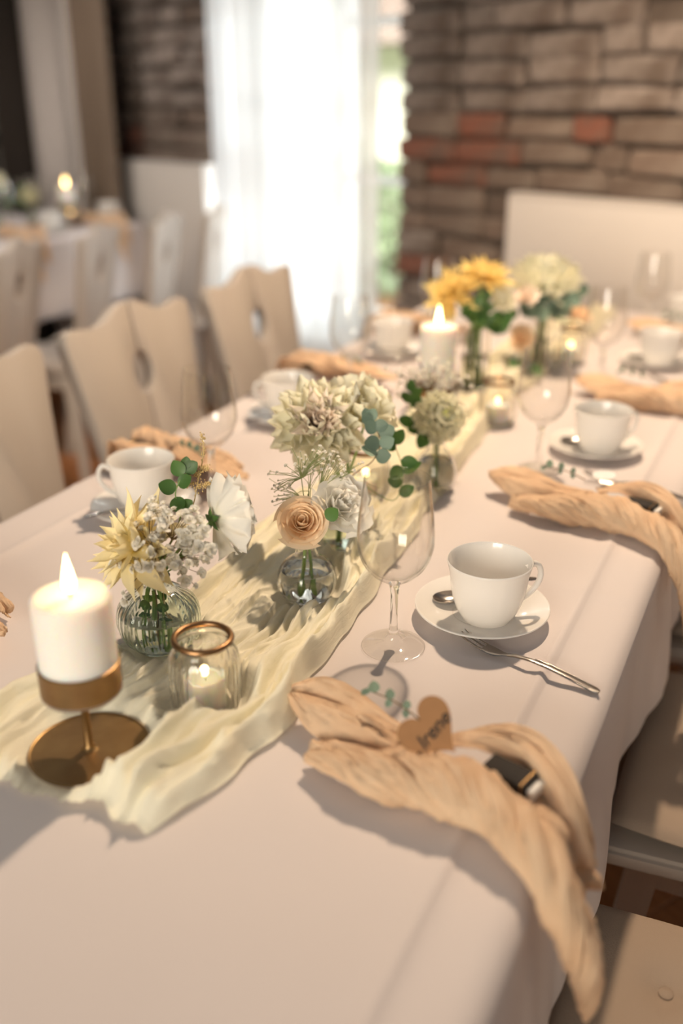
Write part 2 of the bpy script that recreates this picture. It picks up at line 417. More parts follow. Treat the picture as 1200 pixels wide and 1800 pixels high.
# radiators on the brick wall
def radiator(label, u0, u1, ztop, zbot):
    c = WP((u0+u1)/2, zbot, .06); t = thing('panel_radiator', label, 'radiator', c, TH, 'white panel radiators on the brick wall'); w = (u1-u0)/2; h = ztop-zbot
    obj('front_panel', bevel_box(-w, w, -.03, -.018, 0, h-.012, .004), M['white'], t)
    obj('back_panel', bevel_box(-w+.01, w-.01, .012, .024, .02, h-.02, .004), M['white'], t)
    g = obj('top_grille', bevel_box(-w, w, -.03, .03, h-.012, h, .003), M['white'], t)
    for s in (-1, 1): obj('side_panel', bevel_box(min(s*w, s*(w-.006)), max(s*w, s*(w-.006)), -.018, .028, 0, h-.012, .001), M['white'], t)
    for x in (-w*.6, w*.6):
        obj('bracket', bevel_box(x-.02, x+.02, .024, .05, .05, h-.1, .002), M['white'], t)
        obj('foot', bevel_box(x-.015, x+.015, -.012, .012, -zbot, .004, .002), M['white'], t)
u0, z0 = wallpx(893, 338, .09); u1, z1 = wallpx(1200, 367, .09)
radiator('white panel radiator under brick, right of the window', u0, u0+1.4, z0, .12)
u0, z0b = wallpx(198, 278, .09); u1, _ = wallpx(381, 290, .09)
radiator('white panel radiator under brick, between brown drape and curtain', u0, wu0-.01, z0b, .12)

# left of the brick: drape, pale curtain, dark shelving
def drape(name, label, ua, ub, off, mat, folds, amp):
    vv = []; nu, nv = 90, 12
    for j in range(nv):
        z = .03+2.55*j/(nv-1)
        for i in range(nu):
            s = i/(nu-1); vv.append(WP(ua+(ub-ua)*s, z, off+amp*math.sin(s*2*PI*folds+.6*math.sin(z*1.3))))
    for j in range(nv):
        z = .03+2.55*j/(nv-1)
        for i in range(nu):
            s = 1-i/(nu-1); vv.append(WP(ua+(ub-ua)*s, z, off-.012+amp*math.sin(s*2*PI*folds+.6*math.sin(z*1.3))))
    # join into a closed ring of columns
    V = []
    for j in range(nv): V += vv[j*nu:(j+1)*nu]+vv[(nv+j)*nu:(nv+j+1)*nu]
    tag(obj(name, mk(name, V, grid_faces(nv, 2*nu, True)), mat), label, 'curtain')
ua = wallpx(142, 200, .2)[0]; ub = wallpx(192, 200, .2)[0]
drape('heavy_drape', 'heavy brown drape hanging at the end of the brick wall', ua, ub, .20, M['drape'], 2.5, .025)
uc = wallpx(52, 200, .16)[0]
drape('pale_drape', 'pale grey-white drape hanging beside the brown one', uc, ua, .14, M['dimcurtain'], 1.5, .03)
# shelving
bc = thing('bookcase', 'dark wooden bookcase against the wall beyond the pale drape', 'bookcase', WP(uc-.52, 0, .17), TH)
obj('back_panel', bevel_box(-.5, .5, .13, .15, 0, 2.2, .002, 1), M['shelf'], bc)
for s in (-1, 1): obj('side_panel', bevel_box(s*.5-.012, s*.5+.012, -.15, .15, 0, 2.2, .002, 1), M['shelf'], bc)
SH = [.04, .40, .76, 1.10, 1.44, 1.78, 2.18]
for z in SH: obj('shelf', bevel_box(-.488, .488, -.15, .13, z-.012, z+.012, .002, 1), M['shelf'], bc)
bcol = [((.09, .018, .014), 'dark red'), ((.03, .028, .026), 'black'), ((.10, .085, .075), 'grey'), ((.05, .03, .02), 'brown'), ((.17, .155, .14), 'pale grey')]
bm_ = [principled('book_cover_'+n.replace(' ', '_'), c, .6) for c, n in bcol]
bpages = principled('book_pages', (.3, .27, .22), .8)
SHN = {2: 'third shelf from the floor', 3: 'fourth shelf from the floor', 4: 'fifth shelf from the floor', 5: 'sixth shelf from the floor'}
for si in (2, 3, 4, 5):
    x = .47
    while x > -.1:
        w = rb.uniform(.022, .05); h = rb.uniform(.2, .28); k = rb.randrange(5)
        if x-w < -.47: break
        if rb.random() < .1: x -= .07; continue
        c = bc.location+WU*(x-w/2)+WN*.02; t = thing('book', bcol[k][1]+' book standing on the '+SHN[si]+' of the dark bookcase', 'book', (c.x, c.y, SH[si]+.0122), TH, bcol[k][1]+' books, '+SHN[si])
        cv = MB().add(*box_data(-w/2, w/2, -.10, -.096, 0, h)).add(*box_data(-w/2, -w/2+.002, -.096, .06, 0, h)).add(*box_data(w/2-.002, w/2, -.096, .06, 0, h))
        obj('cover', cv.me(smooth=False), bm_[k], t); obj('pages', mk('pages', *box_data(-w/2+.002, w/2-.002, -.095, .055, .003, h-.004), smooth=False), bpages, t)
        x -= w+.003

# outdoors beyond the window
t = thing('garden_house', 'pale house seen outside the window', 'building', WP(-4.6, 0, -6.0), TH)
obj('house_wall', bevel_box(-3.2, 1.2, 0, 3, 0, 1.75, .02, 1), M['house'], t)
obj('house_roof', mk('roof', [(-3.4, -.3, 1.75), (1.4, -.3, 1.75), (1.4, 3.3, 1.75), (-3.4, 3.3, 1.75), (-3.4, 1.5, 3.2), (1.4, 1.5, 3.2)], [(0,1,5,4), (2,3,4,5), (0,4,3), (1,2,5), (3,2,1,0)], smooth=False), M['b_brown'], t)
for x in (-1.9, -.2, .6): 
    w_ = obj('house_window', bevel_box(x-.25, x+.25, -.03, .02, .75, 1.4, .01, 1), M['frame'], t); obj('pane', mk('p', *box_data(x-.2, x+.2, -.036, -.031, .8, 1.35), smooth=False), M['shelf'], w_)
def bush(name, label, c, rx, ry, h, n, mat, seed):
    r = random.Random(seed); b = MB()
    for i in range(n):
        a = r.uniform(0, 2*PI); q = math.sqrt(r.random()); zz = r.uniform(.02, 1); k = math.sqrt(max(.05, 1-(zz*1.0-.35)**2*1.6))
        p = Vector((c[0]+rx*q*k*math.cos(a), c[1]+ry*q*k*math.sin(a), h*zz)); d1 = Vector((r.gauss(0, 1), r.gauss(0, 1), r.gauss(0, 1))).normalized(); d2 = d1.orthogonal().normalized(); s = r.uniform(.03, .06)
        b.add([p-d1*s, p+d2*s*.5, p+d1*s, p-d2*s*.5], [(0, 1, 2, 3)])
    t = thing(name, label, 'bush', (c[0], c[1], 0)); 
    me = b.me(smooth=False); me.transform(Matrix.Translation((-c[0], -c[1], 0)))
    f = obj('foliage', me, mat, t); f['kind'] = 'stuff'
    obj('trunk', tube([(0, 0, 0), (.03, .02, h*.4), (0, 0, h*.8)], [.04, .03, .012], 8), M['twig'], t)
for i, (u, off, h) in enumerate(((-2.75, -2.6, .85), (-3.65, -2.9, .95), (-1.7, -3.0, .9), (-4.9, -3.9, 2.2))):
    c = WP(u, 0, off); bush('garden_bush', ['low green bush outside, seen past the curtain edge', 'low green bush outside, behind the middle of the curtain', 'low green bush outside, behind the radiator-side curtain half', 'tall leafy bush outside the window'][i], c, .38, .38, h, 900, M['hedge'], i)
struct(obj('garden_ground', mk('g', *box_data(-12, 5, .37, 14, -.2, -.06), smooth=False), M['hedge'], None, WM))

# ------------------------------------------------------------------ tables and cloths
TX0, TX1, TY0, TY1 = -.935, -.115, -.06, 2.66
def table(label, x0, x1, y0, y1, zt):
    t = thing('dining_table', label, 'table', ((x0+x1)/2, (y0+y1)/2, 0), 0, 'long tables under white cloths'); w = (x1-x0)/2-.012; l = (y1-y0)/2-.012
    obj('tabletop', bevel_box(-w, w, -l, l, zt-.035, zt-.004, .004), M['tablewood'], t)
    for sx in (-1, 1):
        for sy in (-1, 1): obj('leg', bevel_box(sx*(w-.08)-.03, sx*(w-.08)+.03, sy*(l-.08)-.03, sy*(l-.08)+.03, 0, zt-.0352, .004, 1), M['tablewood'], t)
    for sx in (-1, 1): obj('apron', bevel_box(sx*(w-.06)-.012, sx*(w-.06)+.012, -l+.12, l-.12, zt-.10, zt-.0352, .003, 1), M['tablewood'], t)
def cloth_mesh(x0, x1, y0, y1, zt, drop, creases=(), cross=(), step=.012, seed=0):
    R = .012
    def axis(a, b):
        k = max(2, int((b-a)/step)); mid = list(np.linspace(a, b, k)); n2 = int(drop/.016)
        lo = [a-drop+drop*i/n2 for i in range(n2)]; hi = [b+drop*(i+1)/n2 for i in range(n2)]
        return lo+mid+hi
    X = axis(x0, x1); Y = axis(y0, y1)
    for c in creases: X += [c-.006, c-.003, c, c+.003, c+.006]
    X = sorted(X)
    V = []
    for x in X:
        for y in Y:
            dx = max(0, x-x1)+max(0, x0-x); dy = max(0, y-y1)+max(0, y0-y)
            bx = min(max(x, x0), x1); by = min(max(y, y0), y1)
            if dx == 0 and dy == 0:
                z = zt+.0012*nz(x*5, y*3, seed)+.0006*nz(x*17, y*11, seed)
                for i, c in enumerate(creases):
                    d = (x-c-.003*nz(y*2, seed+i))/.0065; z += .0042*math.exp(-d*d)-.0018*math.exp(-((d-2.2)/1.6)**2)
                for c in cross:
                    d = (y-c-.004*nz(x*4, seed))/.006; z += .0022*math.exp(-d*d)
                ed = min(x-x0, x1-x)
                z += .002*sst(.05, 0, ed)*nz(y*9, 3, seed)
                z = max(z, zt-.0015)
                V.append((x, y, z)); continue
            d = math.hypot(dx, dy); ox = (1 if x > x1 else -1)*dx/d if dx else 0; oy = (1 if y > y1 else -1)*dy/d if dy else 0
            if d < R*PI/2: a = d/R; out = R*math.sin(a); z = zt-R*(1-math.cos(a))
            else: out = R; z = zt-R-(d-R*PI/2)
            k = sst(.01, drop, d)
            s = (y if dx else x)+(.35*math.atan2(dy, dx) if dx and dy else 0)
            out += k*(.008+.008*math.sin(s*17+2*nz(s*2.0, seed+7.))+.012*nz(s*9, d*1.5, seed)+.004*nz(s*30, d*3))
            if dx and dy: out += k*.03*math.sin(2*math.atan2(dy, dx))
            z += .012*k*nz(s*3, 4, seed)
            V.append((bx+ox*out, by+oy*out, z))
    return mk('cloth', V, grid_faces(len(X), len(Y)), sharp=None)
table('long table under a white cloth set with flowers and runner', TX0, TX1, TY0, TY1, ZT)
me = cloth_mesh(TX0, TX1, TY0, TY1, ZT, .24, creases=(-.172, -.60, -.86), cross=(1.035, 2.05))
tag(obj('tablecloth', me, M['cloth']), 'white linen tablecloth with pressed creases, draped under the cream runner', 'tablecloth')
X2a, X2b, Y2a, Y2b, Z2 = -3.38, -2.60, 1.3, 3.48, .78
table('long table under a white cloth near the brown drape', X2a, X2b, Y2a, Y2b, Z2)
tag(obj('tablecloth', cloth_mesh(X2a, X2b, Y2a, Y2b, Z2, .30, step=.03, seed=3), M['cloth']), 'white tablecloth on the far table beside the brown drape', 'tablecloth')

# runner
LEFT = [(.45, -.585), (.50, -.625), (.56, -.63), (.64, -.60), (.77, -.575), (1.05, -.595), (1.4, -.59), (1.75, -.60), (2.3, -.585), (2.62, -.60)]
RIGHT = [(.45, -.405), (.50, -.385), (.56, -.368), (.62, -.360), (.70, -.368), (.81, -.385), (1.0, -.40), (1.19, -.42), (1.4, -.44), (1.75, -.465), (2.1, -.44), (2.62, -.43)]
STAND = []   # (x, y, r): the cloth lies flat under what stands on it
def stand(x, y, r): STAND.append((x, y, r))
def build_runner():
    nu, nv = 150, 620; V = []
    for j in range(nv):
        t = j/(nv-1); y = .474+.006*math.sin(j*0)+2.12*t
        for i in range(nu):
            s = i/(nu-1)
            yl = interp(y, LEFT)+.008*nz(y*14, 1); yr = interp(y, RIGHT)+.008*nz(y*16, 9)
            sw = s+.045*nz(s*3+2, y*4, 3)*math.sin(PI*s)
            x = yl+(yr-yl)*sw
            warp = .5*nz(y*2.3, s*1.5, 11)
            n1 = nz(s*8+warp*2.2, y*1.9, 0); n2 = nz(s*17+warp*3, y*4.5, 4); n3 = nz(s*34+warp*6, y*11, 7)
            amp = .35+.65*sst(.45, .75, s)*(1.15-.4*sst(.9, 1.6, y))+.35*sst(.35, .05, s)
            rg = lambda n, k: max(0, 1-abs(n)*k)
            n4 = nz(s*60+warp*9, y*16, 13)
            h = amp*(.024*rg(n1, 2.6)**1.3+.012*rg(n2, 2.4)**1.2+.0065*rg(n3, 2.2))+.0028*rg(n4, 2.0)+.003*rg(n3, 2.4)
            fr = sst(.56, .48, y)
            h += fr*(.005*sst(.55, .8, s)*(1+.8*nz(s*9, y*30, 2))+.006*abs(nz(s*22, y*26, 8)))
            edge = sst(0, .035, s)*sst(1, .965, s)*.85+.15
            h *= edge
            if y < .50: h *= .25+.75*sst(.474, .50, y)
            m = 1.0
            for ox, oy, r in STAND:
                d = math.hypot(x-ox, y-oy); m = min(m, sst(r+.002, r+.026, d))
            h = .0016+h*m
            yy = y+.016*nz(s*6, 5)*sst(.53, .474, y)-.016*math.sin(PI*min(1, max(0, (s-.1)/.8)))*sst(.52, .455, y)*0+.004*nz(s*20, y*12, 6)*m
            x += .006*nz(s*14, y*9, 21)*m
            V.append((x, yy, ZT+h))
    me = mk('runner', V, grid_faces(nv, nu), sharp=None)
    tag(obj('table_runner', me, M['runner']), 'crumpled cream gauze runner lying along the white tablecloth', 'runner')

# ------------------------------------------------------------------ candles
def flame_mesh(h, r):
    return lathe(smoothprof([(0, 0), (r*.75, h*.10), (r, h*.25), (r*.8, h*.48), (r*.4, h*.75), (r*.12, h*.93), (0, h)], 4), 14)
def point(name, loc, e, col, rad, parent=None):
    l = bpy.data.lights.new(name, 'POINT'); l.energy = e; l.color = col; l.shadow_soft_size = rad
    o = bpy.data.objects.new(name, l); COL.objects.link(o); o.location = loc
    if parent: o.parent = parent
    return o
WARM = (1, .62, .28)
HOLD = {}
def candle_set(loc, hl, cl, group, h=.091, st=.061):
    x, y = loc
    t = thing('candle_holder', hl, 'candle holder', (x, y, ZT+.0025), 0, 'brass candle holders on the table')
    obj('base_plate', lathe([(0, 0), (.050, 0), (.0525, .001), (.0530, .0024), (.0520, .0028), (.0505, .0018), (.004, .0016), (0, .0016)], 72, sharp=30), M['brass'], t)
    obj('stem', lathe([(.008, .0016), (.0052, .0035), (.0036, .006), (.0035, st), (.006, st+.003)], 20), M['brass'], t)
    obj('cup', lathe([(0, st+.002), (.0335, st+.002), (.0345, st+.003), (.0347, st+.031), (.0337, st+.0315), (.0332, st+.031), (.0332, st+.0045), (0, st+.0045)], 64, sharp=30), M['brass'], t)
    c = thing('pillar_candle', cl, 'candle', (x, y, ZT+.0025+st+.0048), 0, 'white pillar candles on brass holders')
    obj('wax', lathe(smoothprof([(0, 0), (.0325, 0), (.0328, .002), (.0330, .03), (.0330, h-.008), (.0318, h-.003), (.029, h-.0005), (.024, h-.001), (.013, h-.0028), (.005, h-.0038), (0, h-.004)], 4), 56, sharp=60), M['wax'], c)
    wk = obj('wick', tube([(0, 0, h-.005), (0, 0, h+.003), (.0012, 0, h+.0075)], .0009, 6), M['wick'], c)
    obj('flame', flame_mesh(.037, .0056), M['flame'], wk, Matrix.Translation((.0002, 0, h+.0005)))
    point('candle_glow', (0, 0, h+.020), .07, WARM, .006, c)
    return t, c
stand(-.504, .540, .048)
cs1 = candle_set((-.504, .540), 'brass candle holder with round base plate standing in the front of the runner', 'lit white pillar candle in the brass holder beside the ribbed vase', '')
stand(-.579, 1.623, .048)
candle_set((-.579, 1.623), 'low brass candle holder behind the pompon dahlia vase', 'lit white pillar candle behind the pompon dahlia, beside tall yellow flowers', '', .135, .014)

def ribmod(n, amp, z0, z1):
    return lambda a, z, r: 1+amp*abs(math.cos(a*n/2))*sst(z0, z0+.012, z)*sst(z1, z1-.012, z)-amp*.5
def make_jar(loc, jl, cl):
    x, y = loc; z = ZT+.0022
    t = thing('lantern_jar', jl, 'jar', (x, y, z), 0, 'ribbed glass lantern jars with bronze rims')
    outer = smoothprof([(.026, 0), (.0305, .002), (.0325, .008), (.0332, .03), (.0330, .052), (.0305, .062), (.0272, .068), (.0265, .074)], 4)
    inner = smoothprof([(.0250, .074), (.0257, .067), (.0290, .061), (.0314, .052), (.0316, .03), (.0308, .009), (.0285, .0045), (0, .004)], 4)
    md = ribmod(22, .045, .004, .066)
    obj('glass_body', lathe([(0, 0)]+outer+inner, 132, md, sharp=None), M['jar'], t)
    tor = [(.0262+.0030*math.cos(a), .0752+.0030*math.sin(a)) for a in [2*PI*k/12 for k in range(13)]]
    obj('rim_ring', lathe(tor, 64), M['brass_rim'], t)
    c = thing('votive_candle', cl, 'candle', (x, y, z+.0045), 0, 'votive candles in jars')
    h = .030
    obj('wax', lathe(smoothprof([(0, 0), (.0175, 0), (.0180, .002), (.0182, h-.003), (.0172, h), (.0155, h-.001), (.014, h-.004), (.006, h-.005), (0, h-.005)], 4), 40), M['wax'], c)
    wk = obj('wick', tube([(0, 0, h-.006), (.0005, 0, h+.002)], .0008, 6), M['wick'], c)
    obj('flame', flame_mesh(.013, .0036), M['flame'], wk, Matrix.Translation((.0004, 0, h-.0005)))
    point('candle_glow', (0, 0, h+.008), .035, WARM, .004, c)
    return t, c
stand(-.446, .641, .030)
jr = make_jar((-.446, .641), 'ribbed glass jar with bronze rim standing nearest the brass holder plate', 'small lit votive candle inside the jar beside the brass holder')
for (x, y), l1, l2 in (((-.520, 1.175), 'ribbed glass jar half hidden behind the blush dahlia bouquet', 'lit votive candle glowing behind the eucalyptus of the blush dahlia'),
                       ((-.452, 1.590), 'ribbed glass jar with bronze rim behind the pompon dahlia', 'lit votive candle in the jar behind the pompon dahlia'),
                       ((-.432, 2.053), 'ribbed glass jar with bronze rim beside the big white chrysanthemum vase', 'lit votive candle in the jar beside the white chrysanthemum vase')):
    stand(x, y, .030)
    dup(jr[0], (x, y, ZT+.0022), None, l1); dup(jr[1], (x, y, ZT+.0067), None, l2)

# ------------------------------------------------------------------ vases
def make_vase(name, label, loc, outer, wall_t, water_to, mat, mod=None, n=96):
    x, y = loc
    t = thing(name, label, 'vase', (x, y, ZT+.0022), 0, 'small glass vases on the runner')
    o = smoothprof(outer, 5)
    inn = [(max(r-wall_t, .001), z) for r, z in o if z > .004][::-1]
    obj('glass_body', lathe([(0, 0)]+o+[(o[-1][0]-wall_t*.5, o[-1][1]+wall_t*.5)]+inn+[(0, .005)], n, mod, sharp=None), mat, t)
    w = [(r-.0003, z) for r, z in inn[::-1] if z < water_to]
    w = [(0, .0054), (w[0][0]*.98, .0054)]+w+[(w[-1][0]*.99, water_to), (0, water_to)]
    obj('water', lathe(w, n, mod, sharp=50), M['water'], t)
    return t
stand(-.552, .717, .032); stand(-.461, .878, .030); stand(-.484, 1.025, .028); stand(-.443, 1.255, .026); stand(-.552, 1.758, .028); stand(-.480, 1.978, .028); stand(-.495, 1.90, .025)
VA = make_vase('bud_vase', 'squat round ribbed glass vase holding yellow dahlia and small white blossoms', (-.552, .717), [(.024, 0), (.029, .0015), (.0385, .014), (.0428, .032), (.0395, .049), (.027, .0625), (.0160, .068), (.0130, .0715), (.0135, .077), (.0155, .081)], .0022, .040, M['glassgreen'], ribmod(26, .045, .003, .068), 156)
diam = lambda a, z, r: 1+.02*(abs(math.sin(6*a+110*z))+abs(math.sin(6*a-110*z)))*sst(.004, .01, z)*sst(.040, .030, z)
VB = make_vase('bud_vase', 'round diamond-cut glass vase holding a peach rose', (-.461, .878), [(.022, 0), (.027, .0015), (.0325, .012), (.0335, .024), (.029, .040), (.018, .050), (.0128, .056), (.0118, .068), (.0125, .074), (.0148, .078)], .002, .036, M['glass'], diam, 144)
VC = make_vase('bud_vase', 'green-tinted glass vase behind the peach rose, holding the blush dahlia', (-.484, 1.025), [(.022, 0), (.026, .0015), (.031, .012), (.034, .030), (.029, .050), (.018, .062), (.0135, .068), (.0128, .082), (.0150, .088)], .002, .045, M['glassgreen'])
VD = make_vase('bud_vase', 'clear glass vase with a pear body holding the pompon dahlia', (-.443, 1.255), [(.02, 0), (.024, .0015), (.029, .012), (.0305, .028), (.024, .048), (.015, .060), (.0125, .070), (.0128, .085), (.0155, .092)], .002, .045, M['glass'])
VE = make_vase('cylinder_vase', 'tall clear glass vase holding yellow dahlias', (-.552, 1.758), [(.024, 0), (.027, .0015), (.028, .01), (.028, .06), (.0275, .12), (.028, .128)], .002, .07, M['glass'])
VF = make_vase('cylinder_vase', 'clear glass vase holding the big white chrysanthemum', (-.480, 1.978), [(.024, 0), (.027, .0015), (.028, .01), (.026, .05), (.023, .10), (.025, .112)], .002, .06, M['glass'])
VG = make_vase('bud_vase', 'low clear glass vase holding a single far peach rose', (-.495, 1.90), [(.020, 0), (.024, .0015), (.028, .012), (.029, .022), (.022, .036), (.012, .045), (.0115, .052), (.0140, .056)], .002, .028, M['glass'])
build_runner()

# ------------------------------------------------------------------ flowers
def petal(L, Wd, shape='round', bend=.6, cup=.3, ruffle=0, nu=7, nv=5, roll=0, seed=0):
    V, uv = [], []
    for i in range(nu):
        t = i/(nu-1)
        if shape == 'leaf': w = max(.02, math.sin(PI*t**.85))**.62
        elif shape == 'round': w = math.sin(PI*min(1, .12+.62*t))*(1 if t < .75 else math.sqrt(max(.0, 1-((t-.75)/.25)**2*.85)))
        elif shape == 'point': w = (.35+.65*sst(0, .35, t))*(1-sst(.45, 1.02, t)**1.3)+.03
        else: w = .28+.72*t**.8 if t < .85 else 1.0*math.sqrt(max(0, 1-((t-.85)/.15)**2*.5))
        ph = bend*t
        y = L*(math.sin(ph)/bend if abs(bend) > 1e-3 else t); z = L*((1-math.cos(ph))/bend if abs(bend) > 1e-3 else 0)
        for j in range(nv):
            s = 2*j/(nv-1)-1; x = s*w*Wd/2
            zz = cup*Wd*.5*s*s*w*(1-.3*t)
            rr = ruffle*Wd*t*t*(math.sin(s*7+seed)+.6*math.sin(s*15+seed*2))*.12
            yy = y-(L*.10*s*s*t if shape not in ('point', 'leaf') else 0)+ruffle*L*.05*math.sin(s*19+seed)*t**3
            nx = -math.sin(ph); ny = math.cos(ph)
            V.append((x*(1-roll*t*.5), yy+nx*(zz+rr), z+ny*(zz+rr))); uv.append((j/(nv-1), t))
    return mk('petal', V, grid_faces(nu, nv), uv, sharp=None)
def frame_of(c, axis):
    a = Vector(axis).normalized(); q = Vector((0, 0, 1)).rotation_difference(a)
    return Matrix.Translation(c) @ q.to_matrix().to_4x4()
def flower(name, label, cat, base, head, axis, stem_r=.0016, group=None, stem_top=None):
    """An Empty at the foot of the stem, with the stem as its first part."""
    base = Vector(base); head = Vector(head); ax = Vector(axis).normalized()
    t = thing(name, label, cat, base, 0, group)
    p3 = head-ax*.012-base; neck = Vector((0, 0, .09)) if stem_top is None else Vector(stem_top)-base
    p = smoothprof([tuple(Vector((0, 0, 0))), tuple(neck*.5), tuple(neck), tuple(neck*.35+p3*.65-ax*.008), tuple(p3)], 5)
    obj('stem', tube(p, stem_r, 7), M['stem'], t)
    return t, Matrix.Translation(-base) @ frame_of(head, axis)
GA = PI*(3-math.sqrt(5))
def petals_on(t, fm, meshes, mat, n, tau0, tau1, s0, s1, r0=.004, jit=.1, seed=0, power=1.0, lift=0, az0=0, joined=False, name='petal'):
    r = random.Random(seed); B = MB()
    for i in range(n):
        q = i/max(1, n-1); tau = math.radians(tau0+(tau1-tau0)*q**power)+r.gauss(0, jit); s = s0+(s1-s0)*q**.7; s *= 1+r.gauss(0, jit*.5)
        m = fm @ Matrix.Rotation(az0+i*GA+r.gauss(0, jit), 4, 'Z') @ Matrix.Translation((0, r0*q, lift*(1-q))) @ Matrix.Rotation(PI/2-tau, 4, 'X') @ Matrix.Rotation(r.gauss(0, jit*1.5), 4, 'Y') @ Matrix.Diagonal((s, s, s, 1))
        me = meshes[i % len(meshes)]
        if joined:
            B.add([m @ v.co for v in me.vertices], [tuple(p.vertices) for p in me.polygons], [(0, v.co.y/.04) for v in me.vertices])
        else: obj(name, me, mat, t, m)
    if joined:
        o = obj('petals', B.me(sharp=None), mat, t); o['kind'] = 'stuff'
def wrap_petals(t, fm, mat, n, R, Ht, seed=0, ruffle=0, open_=1.0, span=1.15, inner=.12, joined=False, name='petal'):
    r = random.Random(seed); B = MB()
    for i in range(n):
        q = i/(n-1); Rk = R*(inner+(1-inner)*q**.85); hk = Ht*(1.0-.30*q*open_); az = i*GA+r.gauss(0, .15); sp_ = span*(1.15-.35*q)+r.uniform(-.1, .1)
        nu, nv = 8, 9; V, uv = [], []
        for a in range(nu):
            tt = a/(nu-1)
            rad = Rk*(.25+.75*math.sin(PI*.5*min(1, tt*1.25)))+ (R*.42*open_*q**1.5)*sst(.45, 1, tt)
            z = hk*tt-.30*hk*open_*q*sst(.7, 1, tt)*.8
            for b in range(nv):
                s = 2*b/(nv-1)-1; w = sp_*(1-.35*(1-tt))
                drop = hk*.20*abs(s)**2.2*tt
                rf = ruffle*(math.sin(s*9+i*2.1)+.6*math.sin(s*21+i))*R*.05*tt**2
                ang = az+s*w; rr = rad+rf+R*.05*s*s*tt+.012*R*s
                V.append((rr*math.cos(ang), rr*math.sin(ang), z-drop+rf*.6)); uv.append((b/(nv-1), tt))
        if joined: B.add([fm @ Vector(v) for v in V], grid_faces(nu, nv), uv)
        else: obj(name, mk('petal', V, grid_faces(nu, nv), uv, sharp=None), mat, t, fm)
    if joined:
        o = obj('petals', B.me(sharp=None), mat, t); o['kind'] = 'stuff'
def calyx(t, fm, s):
    b = MB()
    for k in range(5):
        m = Matrix.Rotation(k*2*PI/5, 4, 'Z') @ Matrix.Rotation(-.25, 4, 'X'); pm = petal(s, s*.5, 'point', .8, .2)
        b.add([fm @ Matrix.Translation((0, 0, -s*.12)) @ m @ v.co for v in pm.vertices], [tuple(p.vertices) for p in pm.polygons])
    obj('calyx', b.me(sharp=None), M['leaf'], t)
def at(px, py, ref, dz=0):
    """Point seen at a photo pixel, at the distance of ref (world point), measured along the heading."""
    h = Vector((-sa*cp, ca*cp, -sp)); d = (Vector(ref)-Vector((0, 0, H))).dot(h)+dz
    x = (px-600)*d/F; u = (900-py)*d/F
    return Vector((0, 0, H))+h*d+Vector((ca, sa, 0))*x+Vector((-sa*sp, ca*sp, cp))*u
TOCAM = Vector((sa*cp, -ca*cp, sp)); RIGHTV = Vector((ca, sa, 0)); UPV = Vector((-sa*sp, ca*sp, cp))
def cv(r, u, f): return (RIGHTV*r+UPV*u+TOCAM*f).normalized()
leaf_round = petal(.019, .0165, 'leaf', .3, .15, nu=12, nv=7); leaf_round.materials.append(M['leaf'])
leaf_euc = petal(.018, .0165, 'leaf', .25, .12, nu=12, nv=7); leaf_euc.materials.append(M['eucalyptus'])
leaf_long = petal(.05, .010, 'point', .5, .5, nu=8, nv=5); leaf_long.materials.append(M['stem'])
def leaf(t, base, pos, d, nrm, me, s=1.0, name='leaf'):
    y = Vector(d).normalized(); z = Vector(nrm); z = (z-y*z.dot(y)).normalized(); x = y.cross(z)
    m = Matrix((x, y, z)).transposed().to_4x4(); m.translation = Vector(pos)-Vector(base)
    obj(name, me, None, t, m @ Matrix.Diagonal((s, s, s, 1)))
def vbase(v, dx, dy): return Vector((v.location.x+dx, v.location.y+dy, v.location.z+.008))
def vneck(v, z, dx=0, dy=0): return Vector((v.location.x+dx, v.location.y+dy, v.location.z+z))

